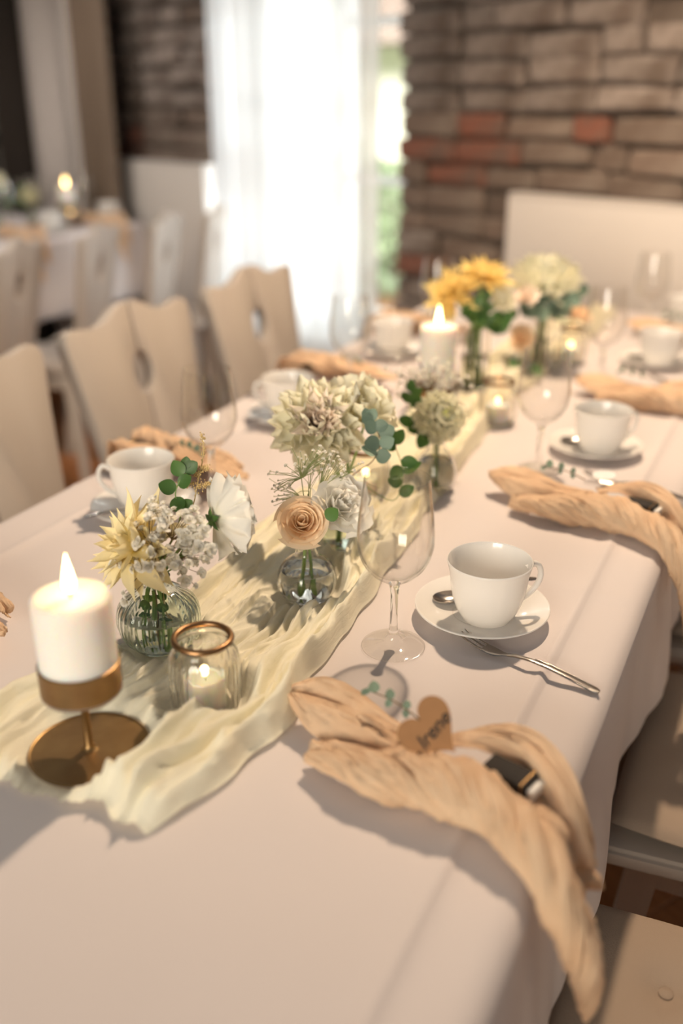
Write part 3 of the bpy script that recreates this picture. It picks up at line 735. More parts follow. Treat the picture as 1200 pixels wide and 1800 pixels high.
# --- blossoms of gypsophila
def puff_mesh(R, n, seed):
    r = random.Random(seed); b = MB(); pm = petal(R, R*1.0, 'fan', .55, .25, ruffle=.7, nu=4, nv=4)
    for i in range(n):
        q = i/(n-1); tau = math.radians(15+85*q)
        m = Matrix.Rotation(i*GA+r.gauss(0, .2), 4, 'Z') @ Matrix.Rotation(PI/2-tau, 4, 'X') @ Matrix.Diagonal((1, .75+.3*q, 1, 1))
        b.add([m @ v.co for v in pm.vertices], [tuple(p.vertices) for p in pm.polygons], [(.5, v.co.y/R) for v in pm.vertices])
    me = b.me(sharp=None); me.materials.append(M['gyp']); return me
PUFF = [puff_mesh(.0074, 15, k) for k in range(3)]
def gyp(label, base, neck, pts, seed, as_parts=True, scale=1.0, twig='twig', bud=False):
    base = Vector(base); t = thing('gypsophila_sprig', label, 'flower', base, 0); r = random.Random(seed); neck = Vector(neck)-base
    tw = MB(); bl = MB()
    tw.add(*tube_data(smoothprof([(0, 0, 0), tuple(neck*.5+Vector((.002, 0, 0))), tuple(neck)], 4), .0008, 5))
    cen = sum((Vector(p)-base for p in pts), Vector())/len(pts)
    hubs = [neck.lerp(cen, .45+.5*r.random())+Vector((r.gauss(0, .009), r.gauss(0, .009), r.gauss(0, .006))) for _ in range(9)]
    for h in hubs: tw.add(*tube_data(smoothprof([tuple(neck), tuple(neck.lerp(h, .5)+Vector((0, 0, .003))), tuple(h)], 4), .00055, 5))
    for k, p in enumerate(pts):
        p = Vector(p)-base; h = min(hubs, key=lambda q: (q-p).length+.004*r.random())
        tw.add(*tube_data([h, h.lerp(p, .5)+Vector((r.gauss(0, .0015), r.gauss(0, .0015), .002)), p], .00035, 4))
        ax = (p-h).normalized()+Vector((0, 0, .5))+TOCAM*.7
        m = frame_of(p, ax) @ Matrix.Rotation(r.uniform(0, 6), 4, 'Z'); s = scale*r.uniform(.75, 1.15)*(1 if r.random() > .18 else .55); m = m @ Matrix.Diagonal((s, s, s, 1))
        if as_parts: obj('blossom', PUFF[k % 3], None, t, m)
        else: me = PUFF[k % 3]; bl.add([m @ v.co for v in me.vertices], [tuple(q.vertices) for q in me.polygons], [(.5, .8)]*len(me.vertices))
    obj('twigs', tw.me(), M[twig], t)
    if not as_parts:
        o = obj('blossoms', bl.me(sharp=None), M['gyp'], t); o['kind'] = 'stuff'
    return t
def sprig(name, label, pts, leaf_me, leaves, base=None, lean=None, twig='twig', r0=.0009):
    """twig along pts, leaves = [(fraction, dir, normal, size)]"""
    base = Vector(pts[0]); t = thing(name, label, 'sprig', base, 0)
    pp = [Vector(q) for q in smoothprof([tuple(Vector(p)-base) for p in pts], 6)]
    obj('twig', tube(pp, [r0*(1-.5*i/len(pp)) for i in range(len(pp))], 6), M[twig], t)
    for fr, d, n_, s in leaves: leaf(t, base, base+pp[min(len(pp)-1, int(fr*(len(pp)-1)))], d, n_, leaf_me, s)
    return t

# vase A: yellow cactus dahlia, gypsophila, white lisianthus, leaf sprig, straw plume
ra = vneck(VA, .1)
hd = at(236, 962, ra, -.005)
t, fm = flower('cactus_dahlia', 'pale yellow dahlia with pointed curling petals in the ribbed vase', 'flower', vbase(VA, -.008, .004), hd, cv(-.62, .25, .55), .0022, stem_top=vneck(VA, .075, -.003))
PY = [petal(.056, .019, 'point', b, .8, nu=9, nv=5, seed=k) for k, b in enumerate((1.1, .3, -.6, .7))]
petals_on(t, fm, PY, M['p_yellow'], 58, 10, 122, .45, 1.05, .006, .15, 3)
calyx(t, fm @ Matrix.Translation((0, 0, -.006)), .018)
hd = at(388, 912, ra, -.012)
t, fm = flower('lisianthus', 'white ruffled lisianthus leaning out of the ribbed vase', 'flower', vbase(VA, .008, -.004), hd-RIGHTV*.006, cv(.62, .22, -.50), .0018, stem_top=vneck(VA, .076, .006))
PW = [petal(.043, .052, 'fan', b, .4, ruffle=1.3, nu=10, nv=13, seed=k*2+1) for k, b in enumerate((.9, .5, 1.2))]
petals_on(t, fm, PW, M['p_white'], 16, 20, 96, .7, 1.08, .003, .10, 5)
calyx(t, fm @ Matrix.Translation((0, 0, -.003)), .014)
leaf(t, t.location, at(312, 985, ra, -.02), at(372, 926, ra, -.02)-at(312, 985, ra, -.02), TOCAM+UPV*.5, leaf_long, 1.05)
for k, (dx, dy, ex, ey) in enumerate(((-.018, .004, 262, 985), (-.012, -.010, 283, 975), (.014, -.008, 322, 990), (-.004, .014, 300, 960))):
    b_ = vbase(VA, dx, dy); sprig('leafy_stem', ['slim green stem rising on the dahlia side of the ribbed vase', 'slim green stem in the front of the ribbed vase', 'slim green stem on the lisianthus side of the ribbed vase', 'slim green stem at the back of the ribbed vase'][k], [b_, vneck(VA, .05, dx*.8, dy*.8), vneck(VA, .078, dx*.35, dy*.35), at(ex, ey, ra, -.01)], leaf_round, [(.22, (dx*9, dy*9, .8), TOCAM, .8), (.3, (-dx*9, dy*9, .9), TOCAM, .7), (.9, cv(.3, .8, .2), TOCAM, .6)], twig='stem', r0=.0015)
r = random.Random(12); pts = []
for i in range(84):
    while True:
        x, y = r.uniform(238, 372), r.uniform(880, 1045)
        if ((x-306)/66)**2+((y-958)/78)**2 < 1 and not (y > 1000 and 262 < x < 300 and r.random() < .5): break
    pts.append(at(x, y, ra, r.uniform(-.048, -.012)))
pts += [at(x, y, ra, -.02) for x, y in ((213, 993), (236, 1000), (218, 1042), (200, 992), (222, 1058), (343, 1030), (352, 1008), (360, 985), (240, 925), (262, 905), (270, 880))]
gyp('sprig of small white blossoms on thin brown twigs in the ribbed vase', vbase(VA, .003, -.008), vneck(VA, .078, 0, -.003), pts, 5)
lp = [vbase(VA, .002, .01), vneck(VA, .078, .003, .004), at(318, 905, ra, .0), at(308, 868, ra, .0), at(326, 825, ra, .0)]
sprig('leaf_sprig', 'upright sprig of dark green round leaves in the ribbed vase', lp, leaf_round,
      [(.72, cv(.3, -.8, .3), TOCAM, 1.0), (.80, cv(-.9, .3, .2), TOCAM, 1.0), (.86, cv(.8, .4, .2), TOCAM+UPV*.3, .95), (.92, cv(-.5, .9, .1), TOCAM, .95), (.96, cv(.7, .5, 0), TOCAM, .9), (1, cv(.1, 1, 0), TOCAM, .7), (.55, cv(.7, .5, .1), TOCAM, .8)], twig='stem')
def plume(label, pts, side, seed):
    base = Vector(pts[0]); t = thing('straw_plume', label, 'sprig', base, 0); r = random.Random(seed)
    pp = [Vector(q) for q in smoothprof([tuple(Vector(p)-base) for p in pts], 8)]
    obj('twig', tube(pp, .0006, 5), M['astilbe'], t); b = MB()
    paths = [pp[int(len(pp)*.5):]]
    for s in side:
        a = pp[int(len(pp)*s[0])-1]; e = Vector(s[1])-base; paths.append([a.lerp(e, k/8) for k in range(9)]); b.add(*tube_data([a, e], .0004, 4))
    for pa in paths:
        for i in range(60):
            k = r.random()*(len(pa)-1); q = pa[int(k)].lerp(pa[min(len(pa)-1, int(k)+1)], k % 1)+Vector((r.gauss(0, .0016), r.gauss(0, .0016), r.gauss(0, .0016)))
            s = r.uniform(.0006, .0013); b.add([q+Vector(d)*s for d in ((1,0,0), (-1,0,0), (0,1,0), (0,-1,0), (0,0,1.3), (0,0,-1.3))], [(0,2,4), (2,1,4), (1,3,4), (3,0,4), (2,0,5), (1,2,5), (3,1,5), (0,3,5)])
    o = obj('florets', b.me(sharp=None), M['astilbe'], t); o['kind'] = 'stuff'
plume('feathery straw-yellow plume rising from the ribbed vase', [vbase(VA, .010, .006), vneck(VA, .08, .007, .004), at(335, 900, ra, .01), at(347, 850, ra, .01), at(357, 800, ra, .01), at(355, 762, ra, .01)],
      [(.72, at(368, 822, ra, .01)), (.66, at(325, 826, ra, .01)), (.62, at(296, 855, ra, .01)), (.6, at(372, 850, ra, .01))], 3)

# vase B: peach rose, white carnation-like lisianthus, gypsophila buds
rbf = vneck(VB, .1)
hd = at(531, 918, rbf, -.02)
t, fm = flower('rose', 'open peach rose in the diamond-cut glass vase', 'flower', vbase(VB, -.004, -.004), hd-cv(.05, .30, .95)*.014, cv(.05, .30, .95), .0022, stem_top=vneck(VB, .072, 0, -.002))
wrap_petals(t, fm, M['p_peach'], 24, .0225, .030, 4, 0, 1.0)
calyx(t, fm @ Matrix.Translation((0, 0, -.002)), .02)
leaf(t, t.location, at(573, 912, rbf, -.02), cv(.6, .5, .3), TOCAM, leaf_round, 1.0)
hd = at(600, 886, rbf, .005); ax = cv(.42, .25, .8)
t, fm = flower('lisianthus', 'white ruffled lisianthus beside the peach rose', 'flower', vbase(VB, .006, .002), hd-ax*.016, ax, .0018, stem_top=vneck(VB, .074, .003, .002))
wrap_petals(t, fm, M['p_white'], 22, .0285, .036, 14, 1.3, 1.0, 1.0)
calyx(t, fm @ Matrix.Translation((0, 0, -.003)), .016)
r = random.Random(5); pts = []
for cx, cy, sx, sy, n in ((487, 858, 16, 20, 24), (532, 818, 22, 14, 26), (578, 806, 20, 12, 26), (612, 820, 14, 12, 16), (500, 880, 18, 12, 10), (556, 800, 22, 10, 14)):
    pts += [at(r.gauss(cx, sx*.7), r.gauss(cy, sy*.7), rbf, r.uniform(-.01, .03)) for _ in range(n)]
gyp('airy sprig of tiny white buds behind the peach rose', vbase(VB, .0, .006), vneck(VB, .078, 0, .004), pts, 9, False, .36, 'gystem')

# vase C: blush dahlia, cream lisianthus, bud, eucalyptus
rc = vneck(VC, .15)
hd = at(556, 742, rc, -.01)
t, fm = flower('dahlia', 'large blush and cream dahlia with layered petals behind the peach rose', 'flower', vbase(VC, -.005, 0), hd-cv(-.05, .25, .95)*.012, cv(.10, .22, .95), .0026, stem_top=vneck(VC, .08))
PB = [petal(.056, .024, 'round', b, .75, nu=8, nv=5) for b in (.75, .5, 1.0)]
for m_ in PB: m_.materials.append(M['p_cream'])
petals_on(t, fm, PB, M['p_cream'], 80, 40, 122, .80, 1.08, .006, .09, 6, .85)
PB2 = [petal(.050, .016, 'point', b, .9, nu=8, nv=5) for b in (.35, .15, .6)]
for m_ in PB2: m_.materials.append(M['p_blush'])
petals_on(t, fm @ Matrix.Translation((0, 0, .008)), PB2, M['p_blush'], 44, 6, 58, .50, 1.0, .003, .10, 16, .8)
hd = at(634, 722, rc, .015)
t, fm = flower('lisianthus', 'cream open lisianthus beside the blush dahlia', 'flower', vbase(VC, .006, .004), hd-cv(.2, .5, .6)*.012, cv(.35, .45, .6), .0018, stem_top=vneck(VC, .082, .004, .003))
PC = [petal(.054, .054, 'fan', b, .35, ruffle=.6, nu=9, nv=11, seed=k) for k, b in enumerate((.7, .4))]
petals_on(t, fm, PC, M['p_cream'], 12, 18, 85, .7, 1.05, .003, .12, 2)
hd = at(643, 686, rc, .04)
t, fm = flower('lisianthus', 'half-open cream bud above the blush dahlia', 'flower', vbase(VC, .004, .007), hd-cv(0, .9, .3)*.01, cv(-.1, .95, .2), .0016, stem_top=vneck(VC, .083, .002, .005))
wrap_petals(t, fm, M['p_cream'], 8, .014, .036, 2, .4, .7)
ep = [vbase(VC, .01, -.004), vneck(VC, .086, .008, -.004), at(655, 810, rc, -.03), at(668, 772, rc, -.03), at(645, 735, rc, -.03)]
EL = [(.55, cv(1, .1, .2), TOCAM, 1.1), (.60, cv(-.9, .2, .2), TOCAM+UPV, 1.2), (.68, cv(.9, .5, .2), TOCAM, 1.1), (.74, cv(-1, -.1, .3), TOCAM, 1.2), (.80, cv(.8, .4, .2), TOCAM, 1.2), (.84, cv(-.8, .5, .3), TOCAM+RIGHTV*.5, 1.1), (.89, cv(.9, .2, .2), TOCAM, 1.0), (.93, cv(-.7, .8, .2), TOCAM, .9), (.97, cv(.5, .9, .1), TOCAM, .9), (1, cv(-.2, 1, .1), TOCAM, .7)]
sprig('eucalyptus_sprig', 'grey-green eucalyptus sprig leaning in front of the cream lisianthus', ep, leaf_euc, EL)
ep = [vbase(VC, .012, .002), vneck(VC, .086, .010, .0), at(690, 880, rc, .02), at(708, 830, rc, .02), at(690, 775, rc, .03)]
leaf_g = petal(.025, .018, 'leaf', .35, .2, nu=12, nv=7); leaf_g.materials.append(M['leaf'])
sprig('eucalyptus_sprig', 'broad green-leaved sprig behind the wine glass rim, near the pompon dahlia', ep, leaf_g,
      [(.62, cv(.7, .4, .2), TOCAM, .9), (.68, cv(-.8, .2, .3), TOCAM, .9), (.75, cv(.9, .3, .3), TOCAM+UPV, 1.1), (.8, cv(-.6, -.6, .3), TOCAM, 1.0), (.86, cv(.8, -.2, .2), TOCAM, 1.0), (.92, cv(-.8, .4, .2), TOCAM+UPV*.5, 1.0), (.97, cv(.5, .8, .1), TOCAM, .9), (1, cv(-.4, .9, 0), TOCAM, .9)], twig='stem')

# vase D: pompon dahlia, gypsophila, leaves
rd = vneck(VD, .12)
hd = at(776, 730, rd, -.01)
axd = cv(.30, .12, .9)
t, fm = flower('pompon_dahlia', 'round creamy pompon dahlia with lime centre in clear vase', 'flower', vbase(VD, .002, -.003), hd-axd*.006, axd, .0024, stem_top=vneck(VD, .085))
PP = [petal(.041, .020, 'round', b, .8, nu=6, nv=5) for b in (1.2, .9, 1.5)]
petals_on(t, fm, PP, M['p_pomp'], 125, 12, 158, .62, 1.06, .004, .05, 4, .75, 0)
PG = [petal(.018, .008, 'round', 1.3, .8, nu=5, nv=4)]
petals_on(t, fm @ Matrix.Translation((0, 0, .014)), PG, M['p_green'], 22, 4, 50, .5, .95, .003, .06, 5, name='centre_petal')
leaf(t, t.location, at(742, 715, rd, .0), cv(-.8, .6, .2), TOCAM, leaf_g, 1.1)
leaf(t, t.location, at(752, 760, rd, .0), cv(-.5, -.8, .2), TOCAM, leaf_g, 1.2)
r = random.Random(8)
pts = [at(r.gauss(742, 24), r.gauss(662, 17), rd, r.uniform(.02, .08)) for _ in range(90)]+[at(r.gauss(795, 14), r.gauss(680, 12), rd, .06) for _ in range(24)]
gyp('cloud of small white blossoms behind the pompon dahlia', vbase(VD, -.003, .005), vneck(VD, .09, -.002, .004), pts, 3, False, .62)
gp = [vbase(VD, -.006, .0), vneck(VD, .09, -.006, 0), at(726, 745, rd, .01), at(722, 690, rd, .02)]
sprig('leaf_sprig', 'green bud sprig left of the pompon dahlia', gp, leaf_g, [(.55, cv(-.8, -.3, .3), TOCAM, 1.2), (.62, cv(.8, -.3, .2), TOCAM, 1.0), (.72, cv(-.9, .3, .2), TOCAM, 1.0), (.9, cv(-.7, .6, .2), TOCAM, .8), (.95, cv(.8, .5, .2), TOCAM, .8), (1, cv(0, 1, .1), TOCAM, .8)], twig='stem')

# vase E: tall yellow dahlias
re_ = vneck(VE, .2)
PF = [petal(.056, .017, 'point', b, .9, nu=7, nv=4) for b in (.6, .2, -.3)]
for k, (px, py, ax, nm, mat, lab, sc) in enumerate(((790, 515, cv(-.5, .3, .7), 'cactus_dahlia', 'p_gold', 'golden dahlia leaning over the pillar candle in the tall vase', .95), (850, 478, cv(.1, .8, .5), 'cactus_dahlia', 'p_gold', 'upright yellow spiky dahlia at the top of the tall vase', .9))):
    hd = at(px, py, re_, .0)
    t, fm = flower(nm, lab, 'flower', vbase(VE, -.008+.01*k, .0), hd-ax*.012, ax, .0026, stem_top=vneck(VE, .13, -.006+.01*k))
    B = [petal(.068*sc, .020, 'point', b, .9, nu=7, nv=4) for b in (.6, .2, -.3)]
    petals_on(t, fm, B, M[mat], 56, 10, 112, .5, 1.0, .006, .14, 20+k)
ax = cv(.45, .35, .7); hd = at(884, 520, re_, .0)
t, fm = flower('chrysanthemum', 'pale cream chrysanthemum at the side of the tall vase', 'flower', vbase(VE, .008, .006), hd-ax*.012, ax, .0024, stem_top=vneck(VE, .13, .008, .004))
petals_on(t, fm, [petal(.034, .013, 'round', 1.0, .6, nu=6, nv=4)], M['p_cream'], 60, 8, 120, .5, 1.05, .004, .08, 31)
r = random.Random(4)
for k in range(6):
    b = vbase(VE, r.uniform(-.014, .014), r.uniform(-.014, .014)); e = at(830+r.uniform(-30, 55), 540+r.uniform(-10, 50), re_, r.uniform(-.02, .02))
    sprig('leaf_sprig', 'green leafy stem bundled in the tall vase', [b, vneck(VE, .12, r.uniform(-.012, .012), r.uniform(-.01, .01)), b.lerp(e, .75)+Vector((0, 0, .02)), e], leaf_g, [(f_, cv(r.uniform(-1, 1), r.uniform(-.3, .8), .2), TOCAM, r.uniform(.8, 1.2)) for f_ in (.6, .7, .78, .85, .92, 1)], twig='stem', r0=.0022)['group'] = 'leafy stems in the tall vase'

# vase F: big white chrysanthemum with eucalyptus
rf_ = vneck(VF, .2); ax = cv(.05, .75, .6); hd = at(960, 482, rf_, .0)
t, fm = flower('chrysanthemum', 'huge white mop-headed chrysanthemum in the far clear vase', 'flower', vbase(VF, 0, 0), hd-ax*.03, ax, .0030, stem_top=vneck(VF, .112))
PM = [petal(.082, .024, 'round', b, .7, nu=8, nv=5) for b in (.9, .6, 1.2)]
petals_on(t, fm, PM, M['p_pomp'], 110, 4, 104, .75, 1.03, .005, .07, 9, .8)
r = random.Random(6)
for k in range(8):
    e = at(920+k*15+r.uniform(-8, 8), 528+r.uniform(-18, 18), rf_, r.uniform(-.05, .0)); b = vbase(VF, r.uniform(-.012, .012), r.uniform(-.012, .012))
    sprig('eucalyptus_sprig', 'eucalyptus sprig under the huge white chrysanthemum', [b, vneck(VF, .115, r.uniform(-.01, .01), r.uniform(-.01, .01)), b.lerp(e, .8)+Vector((0, 0, .01)), e], leaf_euc, [(f_, cv(r.uniform(-1, 1), r.uniform(-.5, .8), .3), TOCAM+RIGHTV*r.uniform(-.5, .5), r.uniform(1.0, 1.5)) for f_ in (.66, .74, .8, .86, .92, .97, 1)])['group'] = 'eucalyptus under the white chrysanthemum'
ax = cv(-.2, .3, .8); hd = at(925, 520, rf_, -.04)
t, fm = flower('rose', 'small blush rose tucked under the huge chrysanthemum', 'flower', vbase(VF, -.008, -.006), hd-ax*.01, ax, .002, stem_top=vneck(VF, .112, -.008))
wrap_petals(t, fm, M['p_blush'], 14, .018, .026, 5, joined=True)
for k, (px, py) in enumerate(((1000, 545), (1022, 552))):
    ax = cv(.3, .4, .7); hd = at(px, py, rf_, -.02)
    t, fm = flower('rose', ['small apricot rose tucked into the eucalyptus', 'small apricot rose at the outer edge of the eucalyptus'][k], 'flower', vbase(VF, .008, -.004+.006*k), hd-ax*.01, ax, .002, group='apricot roses', stem_top=vneck(VF, .112, .01))
    wrap_petals(t, fm, M['p_peach'], 14, .018, .024, 7+k, joined=True)
# vase G: far peach rose
rg = vneck(VG, .09); ax = cv(-.05, .1, .9); hd = at(917, 594, rg, .0)
t, fm = flower('rose', 'peach rose in the low vase beyond the lantern jar', 'flower', vbase(VG, 0, 0), hd-ax*.014, ax, .0022, stem_top=vneck(VG, .055))
wrap_petals(t, fm, M['p_peach'], 16, .022, .032, 9, joined=True); calyx(t, fm, .02)
leaf(t, t.location, at(900, 630, rg), cv(.2, -1, .1), TOCAM, leaf_g, 1.2); leaf(t, t.location, at(935, 640, rg), cv(.5, -.7, .1), TOCAM, leaf_g, 1.3); leaf(t, t.location, at(905, 560, rg), cv(-.5, .9, .1), TOCAM, leaf_g, 1.2)

# ------------------------------------------------------------------ place settings
def closed(pts, per=6): return smoothprof(pts, per)
def make_glass(loc, label):
    t = thing('wine_glass', label, 'glass', (loc[0], loc[1], ZT+.0015), 0, 'empty wine glasses')
    obj('foot', lathe(smoothprof([(0, 0), (.030, 0), (.0332, .0004), (.0334, .0014), (.0310, .0022), (.020, .0042), (.0105, .0072), (.0072, .011), (.0054, .016)], 4), 72, sharp=None), M['thin'], t)
    obj('stem', lathe(smoothprof([(.0054, .016), (.0044, .024), (.0038, .040), (.0040, .058), (.0048, .068), (.0062, .074)], 5), 40, sharp=None), M['glass'], t)
    outer = smoothprof([(.0062, .074), (.0125, .0785), (.0235, .0865), (.0330, .0985), (.0382, .114), (.0393, .128), (.0378, .148), (.0350, .172), (.0328, .190)], 6)
    inner = smoothprof([(.0320, .190), (.0341, .172), (.0369, .148), (.0383, .128), (.0371, .1145), (.0317, .1000), (.0222, .0890), (.0110, .0828), (0, .0812)], 6)
    obj('bowl', lathe(outer+[(.0327, .1908), (.0323, .1909)]+inner, 84, sharp=None), M['thin'], t)
    return t
gl = make_glass((-.329, .820), 'clear wine glass beside the cup nearest the heart-tagged napkin')
for x, y, l in ((-.326, 1.392, 'empty wine glass beside the second cup, behind the napkin with the white tag'), (-.341, 1.93, 'empty wine glass by the third napkin along the creased side of the table'), (-.33, 2.42, 'empty wine glass near the radiator end of the table'),
                (-.720, 1.086, 'empty wine glass in front of the chair with the oval hole, by a rolled napkin'), (-.76, 1.64, 'empty wine glass on the chair-back side, behind the second cup'), (-.76, 2.12, 'empty wine glass at the window end of the chair-back side')):
    dup(gl, (x, y, ZT+.0015), rnd.uniform(0, 6), l)

def make_saucer(loc, label):
    t = tag(obj('saucer', lathe(smoothprof([(0, .0022), (.024, .0022), (.026, 0), (.029, 0), (.031, .0024), (.050, .0058), (.066, .0112), (.0735, .0142), (.0745, .0152), (.0735, .0164), (.066, .0136), (.050, .0084), (.033, .0052), (.030, .0046), (.010, .0044), (0, .0044)], 4), 96, sharp=None), M['opal']), label, 'saucer', 'white saucers')
    t.location = (loc[0], loc[1], ZT+.0015); return t
def make_cup(loc, label, rz):
    t = thing('coffee_cup', label, 'cup', (loc[0], loc[1], ZT+.0062), rz, 'white coffee cups')
    prof = smoothprof([(0, .001), (.021, .001), (.0225, 0), (.0255, 0), (.0275, .003), (.0335, .013), (.0385, .027), (.0412, .042), (.0430, .056), (.0452, .066), (.0462, .0695), (.0458, .0706), (.0448, .0700), (.0414, .056), (.0394, .042), (.0367, .027), (.0315, .0135), (.024, .006), (.010, .0048), (0, .0046)], 4)
    obj('cup_body', lathe(prof, 80, sharp=None), M['opal'], t)
    hp = smoothprof([(.0425, 0, .058), (.049, 0, .0625), (.0545, 0, .061), (.0580, 0, .0535), (.0580, 0, .045), (.0545, 0, .036), (.048, 0, .028), (.0415, 0, .0225), (.0350, 0, .020)], 4)
    v, f = tube_data(hp, [.0040]+[.0033]*(len(hp)-2)+[.0046], 12)
    obj('handle', mk('handle', v, f), M['opal'], t)
    return t
def strip(path, hw, th, y0=0, n=10):
    """flat bar along x-z path with half widths, rounded section"""
    V = []; k = len(path)
    for i, (x, z) in enumerate(path):
        for a in range(n):
            an = 2*PI*a/n; c, s_ = math.cos(an), math.sin(an)
            V.append((x, y0+hw[i]*math.copysign(abs(c)**.7, c), z+th*.5*math.copysign(abs(s_)**.7, s_)))
    F_ = grid_faces(k, n, True); F_.append(tuple(range(n))); F_.append(tuple((k-1)*n+a for a in range(n-1, -1, -1)))
    return mk('strip', V, F_)
def make_fork(loc, rz, label):
    t = thing('fork', label, 'fork', (loc[0], loc[1], ZT+.0016), rz, 'steel cake forks')
    zf = [(0, .0135), (.010, .0095), (.022, .0060), (.034, .0038), (.044, .0034), (.054, .0052), (.064, .0078), (.080, .0095), (.100, .0090), (.125, .0062), (.150, .0028), (.156, .0022)]
    Z = lambda x: float(np.interp(x, [a for a, _ in zf], [b for _, b in zf]))
    for y in (-.0062, 0, .0062):
        xs = [i*.0285/8 for i in range(9)]; obj('tine', strip([(x, Z(x)) for x in xs], [.0006+.0011*min(1, x/.008) for x in xs], .0016, y), M['steel'], t)
    xs = np.linspace(.028, .056, 10); obj('head', strip([(x, Z(x)) for x in xs], [float(np.interp(x, [.028, .034, .044, .050, .056], [.0080, .0086, .0072, .0042, .0027])) for x in xs], .0019), M['steel'], t)
    xs = np.linspace(.0555, .156, 24); hn = obj('handle', strip([(x, Z(x)) for x in xs], [float(np.interp(x, [.0555, .075, .11, .145, .152, .156], [.0027, .0026, .0038, .0052, .0050, .0028])) for x in xs], .0026), M['steel'], t)
    xs = np.linspace(.085, .147, 12)
    for s in (-1, 1): obj('handle_ridge', strip([(x, Z(x)+.0013) for x in xs], [.0005]*12, .0009, s*.0030), M['steel'], hn)
    return t
def make_spoon(loc, rz, label):
    t = thing('teaspoon', label, 'spoon', loc, rz, 'steel teaspoons'); V = []; nu, nv = 12, 24
    for sgn, off in ((1, 0), (-1, -.0010)):
        for i in range(nu):
            q = i/(nu-1)
            for j in range(nv):
                a = 2*PI*j/nv; x = .020+.0205*q*math.cos(a); y = .0135*q*math.sin(a)*(1-.12*math.cos(a)*q); V.append((x, y, .0068-.0060*(1-q*q)+off))
    f = grid_faces(nu, nv, True); f += [tuple(reversed([i+nu*nv for i in q])) for q in grid_faces(nu, nv, True)]
    b = (nu-1)*nv
    for j in range(nv): f.append((b+j, b+(j+1) % nv, b+nu*nv+(j+1) % nv, b+nu*nv+j))
    obj('spoon_bowl', mk('bowl', V, f), M['steel'], t)
    zf = [(.038, .0062), (.046, .0085), (.060, .0125), (.080, .0150), (.105, .0140), (.130, .0105)]
    xs = np.linspace(.038, .130, 22); obj('handle', strip([(x, float(np.interp(x, [a for a, _ in zf], [b for _, b in zf]))) for x in xs], [float(np.interp(x, [.038, .05, .09, .122, .130], [.0026, .0021, .0032, .0050, .0030])) for x in xs], .0020), M['steel'], t)
    return t
sc = make_saucer((-.264, .920), 'white saucer beside the wine glass and the heart-tagged napkin')
cu = make_cup((-.256, .912), 'white coffee cup beside the wine glass and the heart-tagged napkin', math.radians(34))
pa, pb = P(762, 1060, .76), P(932, 1024, .765); SR = math.atan2((pb-pa).y, (pb-pa).x)
spn = make_spoon((pa.x, pa.y, ZT+.0085), SR, 'steel teaspoon on the saucer beside the wine glass')
fk = make_fork((-.266, .857), math.atan2(-.034, .152), 'steel cake fork between the heart-tagged napkin and the saucer')
so = Vector((-.264, .920, 0))
SET = [((-.264, 1.517), 0, 'second on the creased side'), ((-.264, 2.119), 0, 'third on the creased side'), ((-.264, 2.52), 0, 'last on the creased side'),
       ((-.776, 1.000), PI, 'by the nearest chair back'), ((-.790, 1.45), PI, 'by the chair with the oval hole'), ((-.80, 1.96), PI, 'at the window end by the chair backs')]
for (x, y), rz, d in SET:
    R = Matrix.Rotation(rz, 3, 'Z'); o = Vector((x, y, 0))
    def pl_(q, z): v = o+R @ (Vector((q[0], q[1], 0))-so); return (v.x, v.y, z)
    c = dup(sc, pl_((-.264, .92), ZT+.0015), rz, 'white saucer, '+d)
    dup(cu, pl_((-.256, .912), ZT+.0062), rz+math.radians(34), 'white coffee cup, '+d)
    dup(spn, pl_((pa.x, pa.y), ZT+.0085), rz+SR, 'steel teaspoon on the saucer '+d)
    if (x, y) != (-.264, 2.52): dup(fk, pl_((-.266+.012, .857-.065), ZT+.0016) if rz == 0 else pl_((-.266, .857), ZT+.0016), rz+math.atan2(-.034, .152)+(.06 if rz == 0 else 0), 'steel cake fork lying by the cup '+d)

# ------------------------------------------------------------------ napkins
NO = Vector((-.22, .62, ZT))
def tw_tube(path, rad, n, nl, twist, amp, seed, flat=.85):
    pts = smoothprof([tuple(Vector(p)-NO)+(r,) for p, r in zip(path, rad)], nl); V = []; up = Vector((0, 0, 1)); K = len(pts)
    for i, q in enumerate(pts):
        p = Vector(q[:3]); R = q[3]; t = (Vector(pts[min(i+1, K-1)][:3])-Vector(pts[max(i-1, 0)][:3])).normalized()
        s = t.cross(up); s = s.normalized() if s.length > 1e-4 else Vector((1, 0, 0)); u = s.cross(t).normalized(); up = (up*.3+u*.7).normalized(); v = i/(K-1)
        for k in range(n):
            a = 2*PI*k/n; b = a+twist*v
            w = nz(math.cos(b)*1.6+seed, math.sin(b)*1.6, v*3)*.9+.75*(1-2.2*abs(nz(math.cos(b)*3.3+seed, math.sin(b)*3.3, v*5+4)))+.35*(1-2*abs(nz(math.cos(b)*7, math.sin(b)*7+seed, v*14)))
            w += .30*(1-2.2*abs(nz(math.cos(b)*13+seed, math.sin(b)*13, v*30)))
            rr = R*(1+amp*w*.6)*(.92 if abs(v-.42) > .05 else .92-.10*math.cos((v-.42)/.05*PI/2)); pp = p+s*math.cos(a)*rr+u*math.sin(a)*rr*flat
            if pp.x < .10 and pp.z < .0022: pp.z = .0022+.0006*abs(nz(k*.4, i*.2))
            V.append(pp)
    f = grid_faces(K, n, True); f.append(tuple(range(n-1, -1, -1))); f.append(tuple((K-1)*n+k for k in range(n)))
    return mk('twist', V, f, sharp=None)
